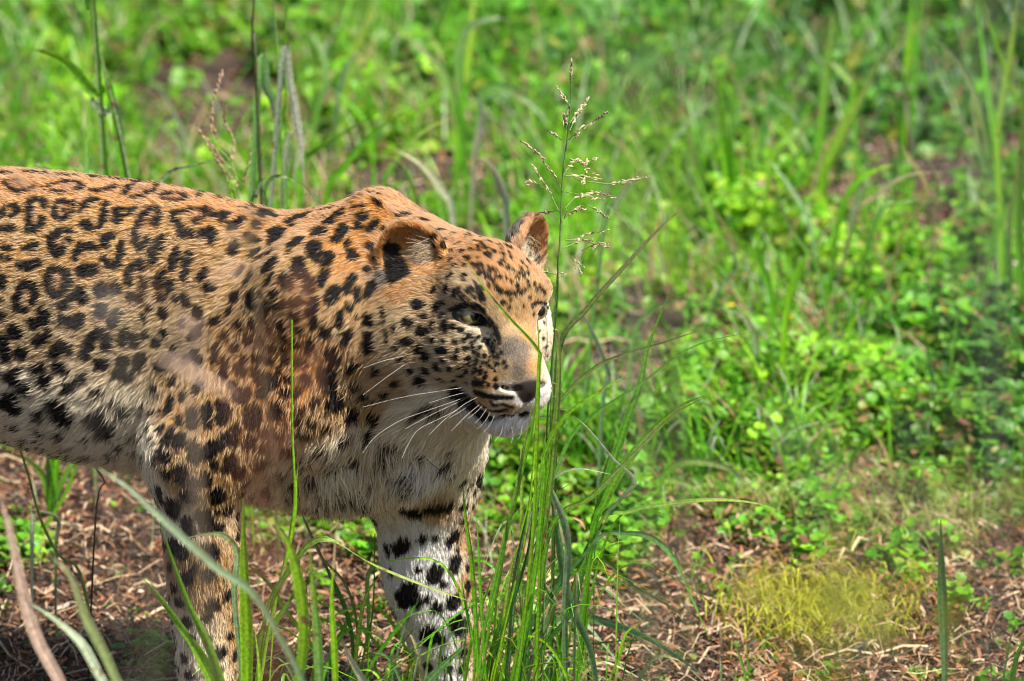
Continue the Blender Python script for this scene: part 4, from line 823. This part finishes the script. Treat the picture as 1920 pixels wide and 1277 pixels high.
def panicle(label, base, stem_txt, Y, wpx, heads, colr, branch_col):
    """seeding grass: stem, thin branches and small grains along them"""
    pp = [tuple(map(float, a.split(','))) for a in stem_txt.split()]; o = empty('seeding_grass', px_points(pp, Y)[0]); tag(o, label, 'grass'); org = np.array(o.location); stem_(o, org, stem_txt, Y, wpx, branch_col)
    Vs, Fs, Cs = [], [], []; off = 0; bV, bF, bC = [], [], []; bo = 0
    U_, F_ = uv_sphere(1, 6, 4)
    for h in heads.split('|'):
        dY = rng.normal() * .02; q = spline([W(*map(float, a.split(',')), Y + dY * i) for i, a in enumerate(h.split())], 16)
        V, F = tube(q, .0006, .0003, 4); bV.append(V); bF.append(F + bo); bo += len(V); bC.append(np.tile(branch_col, (len(V), 1)))
        for t in np.linspace(.35, 1, max(4, int(np.linalg.norm(q[-1] - q[0]) / .0032))):
            c = q[min(15, int(t * 15))] + rng.normal(size=3) * .0009; d = norm(q[-1] - q[0]) + rng.normal(size=3) * .25; d = norm(d); a = norm(np.cross(d, [.1, 1, .2])); b = np.cross(d, a); L = .0022 + .0014 * rng.random()
            Vs.append(c + (U_[:, :1] * a + U_[:, 1:2] * b) * .0009 + U_[:, 2:] * d * L * 1.1); Fs.append(F_ + off); off += len(U_); Cs.append(np.tile(np.array(colr) * (.6 + .8 * rng.random()), (len(U_), 1)))
    mesh_obj('branch', np.concatenate(bV) - org, np.concatenate(bF), M_dry, np.concatenate(bC), o)
    g = mesh_obj('grains', np.concatenate(Vs) - org, np.concatenate(Fs), M_dry, np.concatenate(Cs), o); tag(g, kind='stuff')
panicle('tall fine seed head with open brown branches above the far ear', (1045, -.02), '1015,1300 1028,900 1040,600 1050,450 1055,330 1068,220 1071,120', -.05, 5,
 '1070,170 1071,115|1069,200 1058,185 1045,163|1069,230 1085,205 1100,188|1068,245 1080,220 1102,184|1062,250 1058,225 1056,215|1065,270 1090,240 1112,232|1066,262 1082,250 1080,260|1110,230 1125,220 1140,210|1060,250 1066,200|1055,265 1040,252 1028,245|1055,360 1040,330 1010,290 978,264|1056,330 1070,310 1080,300 1120,330|1060,320 1080,300 1095,305 1120,296|1060,330 1085,330 1125,335|1080,335 1095,340 1100,300|1050,400 1030,360 1010,330 1000,310|1020,355 1000,340 985,343|1060,390 1080,370 1100,370 1130,375|1062,360 1090,365 1120,362 1155,369|1055,420 1070,400 1085,390 1098,395|1058,410 1062,395|1100,340 1150,345 1180,338 1218,330|1140,345 1180,340 1200,335|1100,385 1120,395 1140,410|1055,465 1080,455 1100,440 1140,432|1060,450 1090,450 1110,452|1090,470 1110,460 1125,455 1140,465|1110,470 1120,460 1138,460|1045,395 1020,398 980,400|1072,480 1080,490 1092,500|1075,495 1085,505 1090,515|1045,515 1020,510 1000,520|1048,520 1060,515 1045,510',
 (.44, .35, .21), (.16, .28, .09))
panicle('reddish brown seed head leaning left behind the back', (450, .6), '470,480 450,400 430,330 405,280', .6, 5,
 '440,360 420,320 400,290 370,235|430,330 410,290 385,260|445,340 435,300 440,270 425,230|430,300 400,260 395,200 410,160 416,135|420,280 400,240 398,180|425,250 420,220 425,195|450,350 460,330 470,290|440,320 415,300 395,280|450,370 440,340 425,325', (.42, .26, .18), (.30, .34, .14))
panicle('dark drooping seed head hanging under the belly at the left', (170, .25), '180,960 195,900 150,850 100,800 40,792', .1, 4,
 '190,895 160,850 120,810 70,795 10,797|150,845 120,830 100,820|100,805 60,800 0,830|160,860 140,830 110,800', (.06, .05, .03), (.05, .05, .03))
tuft('tall bright green blades standing in the upper right', (1560, 2.3), [
 ('1530,420 1535,290 1545,180 1560,60 1562,20', 2.4, 26, BG, BG), ('1545,330 1560,290 1590,230 1625,165 1660,90', 2.2, 34, YG, YG), ('1550,330 1570,260 1600,180 1615,140', 2.3, 16, YG, BG), ('1365,400 1362,280 1352,200 1344,135', 2.2, 30, BG, YG), ('1380,400 1375,300 1372,200 1362,170', 2.2, 16, BG, BG),
 ('1425,400 1415,300 1405,220', 2.3, 18, BG, BG), ('1440,400 1437,300 1433,210', 2.3, 16, BG, YG), ('1450,300 1480,260 1500,250 1520,290', 2.1, 26, YG, WG), ('1440,200 1460,195 1490,220 1500,240', 2.3, 24, G4, WG), ('1600,180 1590,150 1560,120 1540,122', 2.4, 20, BG, WG)])
tuft('tall bright stalk with a bent leaf further right', (1700, 2.6), [
 ('1690,400 1700,150 1707,60 1710,-30', 2.6, 22, YG, BG), ('1680,350 1690,240 1700,150 1720,110', 2.5, 16, G4, G4), ('1715,160 1720,60 1730,-30', 2.6, 16, BG, BG), ('1685,230 1665,190 1655,180', 2.5, 18, BG, YG), ('1700,190 1680,178 1665,175', 2.5, 16, (.5, .4, .3), STRAW)])
tuft('spray of long green blades along the right edge', (1880, 1.9), [
 ('1880,460 1870,330 1850,250 1830,180 1790,110 1750,70', 1.9, 20, BG, (.5, .46, .36)), ('1870,420 1868,300 1852,180 1838,60 1830,-20', 1.9, 22, BG, BG), ('1875,420 1870,250 1890,130 1905,30 1912,-20', 1.8, 20, YG, BG), ('1925,250 1890,150 1860,60 1840,-10', 1.9, 14, YG, YG),
 ('1915,520 1910,400 1918,250 1925,100', 1.6, 26, BG, YG), ('1895,520 1892,420 1905,330 1920,260', 1.6, 14, DG, DG), ('1870,360 1840,290 1825,200 1820,130', 2.0, 18, G4, SG), ('1860,460 1885,400 1910,370 1930,360', 1.7, 18, BG, BG)])
tuft('fine arching blades below the grey green leaves at the right', (1680, 1.5), [
 ('1600,420 1640,370 1700,330 1780,322', 1.5, 14, STRAW, WG), ('1570,430 1600,350 1640,320 1675,310', 1.6, 20, BG, YG), ('1690,440 1740,360 1700,290 1690,270', 1.7, 10, (.4, .35, .1), STRAW), ('1640,420 1700,380 1760,380', 1.4, 16, G1, WG), ('1750,430 1760,350 1740,300 1720,270', 1.5, 8, STRAW, STRAW), ('1520,430 1480,350 1440,300', 1.7, 14, SG, WG), ('1540,520 1500,450 1470,400 1440,300', 1.4, 12, G1, SG)])
tuft('drooping pale leaves in the middle of the upper meadow', (880, 2.3), [
 ('870,300 865,170 860,110 880,50 930,35 965,45', 2.4, 26, G1, WG), ('860,240 880,90 885,20 890,-20', 2.5, 28, YG, YG), ('870,280 840,150 800,100 765,75', 2.3, 26, BG, WG), ('890,280 910,170 960,170 1000,200 1028,235', 2.2, 26, G1, WG), ('860,300 870,180 890,150 920,140', 2.3, 20, BG, BG), ('890,300 900,250 905,210 895,170', 2.0, 22, (.6, .5, .35), (.65, .6, .5))])
tuft('yellow green blades leaning at the top, left of the middle', (660, 2.8), [
 ('640,250 660,110 685,50 705,-10', 2.8, 26, YG, YG), ('630,220 640,160 660,110 680,95', 2.7, 20, SG, WG), ('590,230 610,150 605,100 580,60', 2.6, 22, G1, WG), ('620,260 690,160 740,130 800,110', 2.6, 14, BG, BG), ('700,320 690,240 650,190 620,170', 2.3, 16, BG, G1)])
tuft('curved white edged leaves in the dry patch above the head', (880, 1.2), [
 ('850,420 830,360 790,310 740,280', 1.3, 22, WG, WG), ('950,420 945,360 920,310 880,290', 1.3, 24, WG, (.5, .45, .38)), ('830,420 815,340 800,300 810,280', 1.5, 18, G1, WG), ('720,400 730,320 790,250 850,220', 1.4, 16, BG, YG), ('610,380 640,320 700,250 760,210', 1.2, 18, G1, BG), ('780,420 770,340 740,300 680,290', 1.3, 16, YG, STRAW)])
tuft('small pale pointed leaf right of the seed head', (1180, 1.0), [('1130,440 1150,390 1180,345 1210,315', .9, 18, G4, (.6, .62, .55))], name='grass_plant')
tuft('light green blades in the meadow to the right of the face', (1150, .8), [
 ('1130,760 1140,700 1110,620 1080,570', .6, 16, SG, WG), ('1420,700 1415,640 1400,600 1385,590', 1.2, 20, SG, WG), ('1180,700 1200,600 1280,560 1330,590', 1.0, 10, G4, G4), ('1470,640 1480,560 1500,500 1520,470', 1.2, 20, YG, BG), ('1340,560 1380,500 1360,450 1330,440', 1.5, 14, SG, G1), ('1450,600 1440,530 1420,470 1430,430', 1.4, 16, BG, BG)])

# meadow grass behind: far too many blades to count
def meadow(n, y0, y1, L0, L1, w0, w1, name, label, thr=.25, dry=.12):
    P2 = field_points(n, y0, y1); cv = cover(P2); lawn = sstep(.22, .5, P2[:, 0] - .1 * P2[:, 1]) * sstep(3.6, 2.6, P2[:, 1]); ok = rng.random(n) < np.clip((cv[:, 0] - thr) * 1.6 + .12, .008, 1) * (1 - .88 * lawn); P2 = P2[ok]; cv = cv[ok]; n = len(P2)
    K = 6; L = L0 + (L1 - L0) * rng.random(n) ** 1.8; a = rng.random(n) * 6.283; bend = .25 + 1.3 * rng.random(n); w = w0 + (w1 - w0) * rng.random(n)
    d = np.stack([np.cos(a), np.sin(a)], 1); P = np.zeros((n, K, 3)); z0 = height(P2[:, 0], P2[:, 1])
    x = np.zeros(n); z = np.zeros(n); th_ = .08 + .25 * rng.random(n)
    for j in range(K):
        P[:, j, :2] = P2 + d * x[:, None]; P[:, j, 2] = z0 + z
        x = x + np.sin(th_) * L / (K - 1); z = z + np.cos(th_) * L / (K - 1); th_ = th_ + bend / (K - 1) * (1 + j * .25)
    a2 = rng.random(n) * 6.283; s = np.stack([np.cos(a2), np.sin(a2), np.zeros(n)], 1); ws = np.array([.7, 1, .95, .75, .45, .06])
    V = np.stack([P - s[:, None] * (ws[None, :, None] * w[:, None, None] / 2), P + s[:, None] * (ws[None, :, None] * w[:, None, None] / 2)], 2)
    I = np.arange(n * K * 2).reshape(n, K, 2); F = np.stack([I[:, :-1, 0], I[:, :-1, 1], I[:, 1:, 1], I[:, 1:, 0]], -1).reshape(-1, 4)
    t = np.clip(cv[:, 1] + rng.normal(size=n) * .45, -1, 1); C = np.where((t > 0)[:, None], mixc(BG, YG, np.clip(t, 0, 1)), mixc(BG, (.02, .09, .02), np.clip(-t, 0, 1))); r = rng.random(n); dr = np.clip(dry + .75 * (.75 - cv[:, 0]), .04, .75); C[(r > dr) & (r < dr + .1)] = WG; md = r < dr; C[md] = mixc((.30, .17, .08), STRAW, rng.random(int(md.sum())))
    C = C * (.7 + .6 * rng.random((n, 1))); C = np.repeat(C, K * 2, axis=0)
    o = mesh_obj(name, V.reshape(-1, 3), F, M_blade, C); tag(o, label, 'grass', kind='stuff')
meadow(16000, .9, 3.0, .05, .20, .003, .007, 'meadow_grass', 'mixed green grass among the low leaves behind the leopard')
meadow(24000, 2.3, 6.8, .07, .26, .003, .008, 'meadow_grass', 'mixed green grass filling the meadow behind the leopard')
meadow(4500, .25, 1.3, .03, .09, .0015, .0035, 'meadow_grass', 'short thin grass sprouting through the litter', thr=.1, dry=.3)
# fallen leaves and twigs, bigger than the crumbs around them
n = 1000; P2 = field_points(n, -.3, 3.4); cv = cover(P2); ok = rng.random(n) < np.clip(1.1 - cv[:, 0], .05, 1); P2 = P2[ok]; n = len(P2); U, V, N = rot_frames(n, .5)
C = mixc((.09, .05, .03), (.52, .36, .22), rng.random(n) ** 1.3); r = rng.random(n); C[r < .15] = (.30, .10, .04); C[r > .93] = (.62, .56, .48)
LW = [(x * 1.1, y * .62, z * 2.2) for x, y, z in LEAF]
o = scatter('fallen_leaf', np.column_stack([P2, height(P2[:, 0], P2[:, 1]) + .012]), U, V, N, LW, LF, .010 + .022 * rng.random(n) ** 2, C, M_dry); tag(o, 'curled fallen brown leaves strewn over the crumbled litter', 'fallen leaves', kind='stuff')
Vs, Fs, Cs, off = [], [], [], 0
for k in range(420):
    x, y = field_points(1, -.2, 3.6)[0]; c0 = cover(np.array([[x, y]]))[0, 0]
    if rng.random() < c0: continue
    a = rng.random() * 6.28; L = .03 + .10 * rng.random() ** 2; q = [np.array([x, y, 0])]; 
    for j in range(3): a += rng.normal() * .3; q.append(q[-1] + np.array([math.cos(a), math.sin(a), 0]) * L / 3)
    q = np.array(q); q[:, 2] = height(q[:, 0], q[:, 1]) + .010 + np.array([0, .006, .010, .004]) * rng.random(); rr = .0008 + .0022 * rng.random() ** 2
    V_, F_ = tube(q, rr, rr * .6, 5); Vs.append(V_); Fs.append(F_ + off); off += len(V_); Cs.append(np.tile(np.array([(.10, .065, .045), (.34, .24, .16), (.55, .45, .33)][rng.integers(3)]), (len(V_), 1)))
o = mesh_obj('twigs', np.concatenate(Vs), np.concatenate(Fs), M_dry, np.concatenate(Cs)); tag(o, 'short broken twigs lying in the litter', 'twigs', kind='stuff')
# straw lying on the litter
n = 3600; P2 = field_points(n, -.1, 3.2); cv = cover(P2); ok = rng.random(n) < np.clip(1.2 - cv[:, 0], .1, 1); P2 = P2[ok]; n = len(P2); K = 5
L = .03 + .12 * rng.random(n) ** 2; a = rng.random(n) * 6.283; da = rng.normal(size=n) * .5; P = np.zeros((n, K, 3)); q = P2.copy()
for j in range(K):
    P[:, j, :2] = q; P[:, j, 2] = height(q[:, 0], q[:, 1]) + .010 + .012 * rng.random(n) * (j % 2) + .006; q = q + np.stack([np.cos(a), np.sin(a)], 1) * (L / (K - 1))[:, None]; a = a + da / K
s = np.stack([-np.sin(a), np.cos(a), .5 * rng.normal(size=n)], 1) * (.0005 + .0012 * rng.random(n) ** 3)[:, None]
V = np.stack([P - s[:, None], P + s[:, None]], 2); I = np.arange(n * K * 2).reshape(n, K, 2); F = np.stack([I[:, :-1, 0], I[:, :-1, 1], I[:, 1:, 1], I[:, 1:, 0]], -1).reshape(-1, 4)
C = mixc((.30, .20, .11), (.62, .48, .30), rng.random(n)); o = mesh_obj('dry_straw', V.reshape(-1, 3), F, M_dry, np.repeat(C, K * 2, axis=0)); tag(o, 'thin dry straws lying criss-cross over the litter', 'straw', kind='stuff')

# patch of fine yellow green grass
def fine_patch(label, spots, n, colr, H0):
    Vs, Fs, Cs, off = [], [], [], 0
    for k in range(n):
        sx_, sy_, rx_, ry_ = spots[rng.integers(len(spots))]; g = G(sx_ + rng.normal() * rx_, sy_ + rng.normal() * ry_); g[2] = float(height(g[:1], g[1:2])[0]); a = rng.random() * 6.28; L = H0 * (.4 + .8 * rng.random()); ln = .5 + .9 * rng.random()
        d = np.array([math.cos(a), math.sin(a), 0]); P = spline([g, g + d * L * .2 * ln + [0, 0, L * .5], g + d * L * .55 * ln + [0, 0, L * .75], g + d * L * ln + [0, 0, L * (.7 - .3 * ln)]], 6)
        V, F, C = ribbon(P, .0022 * np.array([.8, 1, 1, .8, .5, .1]), norm(np.cross(d, [0, 0, 1]) + rng.normal(size=3) * .3), .3, np.array(colr) * (.5 + .9 * rng.random())); Vs.append(V); Fs.append(F + off); Cs.append(C); off += len(V)
    o = mesh_obj('fine_grass', np.concatenate(Vs), np.concatenate(Fs), M_blade, np.concatenate(Cs)); tag(o, label, 'grass', kind='stuff')
fine_patch('tangled fine yellow green grass on the litter at the lower right', [(1480, 1150, 70, 35), (1600, 1160, 60, 30), (1540, 1190, 80, 20)], 1000, (.46, .48, .03), .045)
fine_patch('fine grass between the litter and the clover at the right', [(1780, 990, 60, 30), (1640, 960, 70, 30), (1450, 990, 60, 20)], 420, (.30, .36, .08), .06)

# single stalks and flowers that can be told apart
def stalk(label, txt, Y, wpx, col):
    tuft(label, (float(txt.split(',')[0]), Y), [(txt, Y, wpx, col, np.array(col) * .8, .4, 'blade', False, .5, M_dry)], name='dry_stalk', cat='dry stalk')
stalk('thick pale straw lying slanted right of the grass clump', '1160,1195 1200,1140 1245,1095', .45, 14, (.68, .56, .42))
stalk('bent dry leaf arching over the litter in the lower right', '1358,1178 1356,1110 1370,1065 1405,1060', .5, 12, (.6, .5, .25))
stalk('long thin straw lying in the lower right litter', '1360,1110 1420,1080 1460,1050', .55, 9, (.62, .5, .22))
stalk('flat dry yellow leaf on the soil right of the clump', '1235,1205 1270,1215 1300,1228', .32, 14, (.6, .38, .14))
stalk('blurred pale stick standing in the lower right litter', '1660,1140 1672,1070 1686,1005', .7, 16, (.62, .55, .46))
stalk('curled tan leaf tip beside the broad leaves', '1075,970 1090,978 1098,995', .3, 7, (.5, .3, .12))
def flower(x, y, colr, label, group=None, r=.006):
    p = G(x, y); p[2] = float(height(p[:1], p[1:2])[0]) + .045; o = empty('small_flower', p); tag(o, label, 'flower', group)
    for k in range(5):
        a = k * 1.2566; c, s_ = math.cos(a), math.sin(a); t = np.array([(0, 0, 0), (.5, -.35, .12), (1, -.3, .2), (1, .3, .2), (.5, .35, .12)]) * r * (1 + .1 * p[1])
        V = np.stack([t[:, 0] * c - t[:, 1] * s_, t[:, 0] * s_ + t[:, 1] * c, t[:, 2]], 1); mesh_obj('petal', V, np.array([(0, 1, 2), (0, 2, 3), (0, 3, 4)]), M_dry, np.tile(colr, (5, 1)), o)
    V, F = tube([(0, 0, -.045), (.002, 0, -.02), (0, 0, 0)], .0006, .0005, 4); mesh_obj('stem', V, F, M_blade, np.tile(G1, (len(V), 1)), o)
YL = (.75, .55, .03)
ORD = 'leftmost,second from the left,third from the left,fourth from the left,fifth from the left,sixth from the left,seventh from the left,seventh from the right,sixth from the right,fifth from the right,fourth from the right,third from the right,second from the right,rightmost'.split(',')
for fi, (x, y) in enumerate(sorted(((1478, 662), (1670, 695), (1512, 695), (1760, 665), (1370, 648), (1225, 520), (1360, 800), (1720, 640), (885, 385), (950, 75), (1170, 1000), (1600, 735), (1100, 905), (1690, 800)))):
    flower(x, y, YL, 'tiny yellow flower among the green leaves, ' + ORD[fi] + ' of them', 'tiny yellow flowers among the clover leaves')
flower(1210, 95, (.75, .6, .68), 'single pale pink flower in the upper meadow', r=.009)
flower(65, 895, (.85, .85, .88), 'small white petal at the left below the belly', r=.012)

# tall weeds between the camera and the leopard, far out of focus
def weed(label, x, y, d, sprx, spry, nl, col, Lf=.02, name='tall_weed', stemcol=None, bits=()):
    Y = CAM[1] + d; top = W(x, y, Y); o = empty(name, (top[0], Y, 0)); tag(o, label, 'weed'); org = np.array(o.location)
    base = np.array([top[0] + .04, Y, -.01]); P = spline([base, (base + top) / 2 + [.015, 0, 0], top], 14); V, F = tube(P, .0011, .0005, 5)
    mesh_obj('stem', V - org, F, M_dry, np.tile(stemcol or (.25, .22, .12), (len(V), 1)), o)
    px = FOVW * d / 1920
    for x0, y0, x1, y1 in bits:
        q = spline([W(x0, y0, Y), (W(x0, y0, Y) + W(x1, y1, Y)) / 2 + [0, 0, .001], W(x1, y1, Y)], 6); V, F = tube(q, 6 * px, 4 * px, 5); tw = mesh_obj('twig', V - org, F, M_dry, np.tile(np.array(col), (len(V), 1)), o)
    for k in range(nl):
        c = top + np.array([rng.normal() * sprx * px, rng.normal() * .03, rng.normal() * spry * px]); s0 = P[min(13, 9 + k % 5)]; dr = norm(c - s0 + rng.normal(size=3) * .004); L = Lf * (.6 + .8 * rng.random())
        q = spline([c, c + dr * L * .5 + [0, 0, .002], c + dr * L], 6); V, F, C = ribbon(q, L * .22 * np.array([.2, .8, 1, .9, .6, .1]), norm(np.cross(dr, rng.normal(size=3))), .2, np.array(col) * (.7 + .6 * rng.random()))
        tw, tf = tube([s0, (s0 + c) / 2 + [0, 0, .003], c], .0003, .0002, 3); lf = mesh_obj('leaf', V - org, F, M_blade, C, o); mesh_obj('leaf_stalk', tw - org, tf, M_dry, np.tile(np.array(col) * .7, (len(tw), 1)), lf)
weed('blurred yellow green weed in the foreground at the lower right', 1530, 1120, 1.9, 110, 40, 34, (.42, .46, .03), .016)
weed('blurred yellow tinged weed in front of the right side', 1780, 930, 1.9, 75, 35, 14, (.45, .42, .10), .014)
weed('blurred greyish weed in front of the right side', 1650, 900, 1.7, 80, 35, 10, (.34, .36, .28), .013)
weed('blurred reddish dry weed in front of the shoulder', 470, 700, 1.95, 85, 75, 15, (.40, .17, .09), .015, stemcol=(.3, .15, .1))
weed('blurred grey dry weed in front of the flank', 230, 580, 1.9, 75, 50, 10, (.36, .31, .28), .013)
weed('blurred grey green weed at the top in front of the meadow', 1180, 130, 2.0, 90, 50, 16, (.25, .38, .20), .014)
weed('blurred grey weed in the upper right corner', 1850, 110, 1.9, 60, 60, 16, (.28, .26, .28), .013)
weed('blurred dark weed in front of the upper right leaves', 1240, 210, 2.6, 50, 30, 12, (.14, .16, .04), .016)
weed('pinkish dry twig fragments blurred in front of the shoulder', 350, 700, 2.5, 10, 10, 5, (.52, .36, .27), .012, bits=((300, 672, 370, 705), (360, 700, 435, 745), (330, 605, 362, 618), (425, 502, 455, 515), (430, 435, 440, 455), (400, 520, 425, 512)))
weed('small dark brown twig blurred in front of the back', 470, 430, 3.1, 10, 10, 3, (.22, .13, .07), .012, bits=((455, 455, 500, 405), (20, 330, 60, 355)))
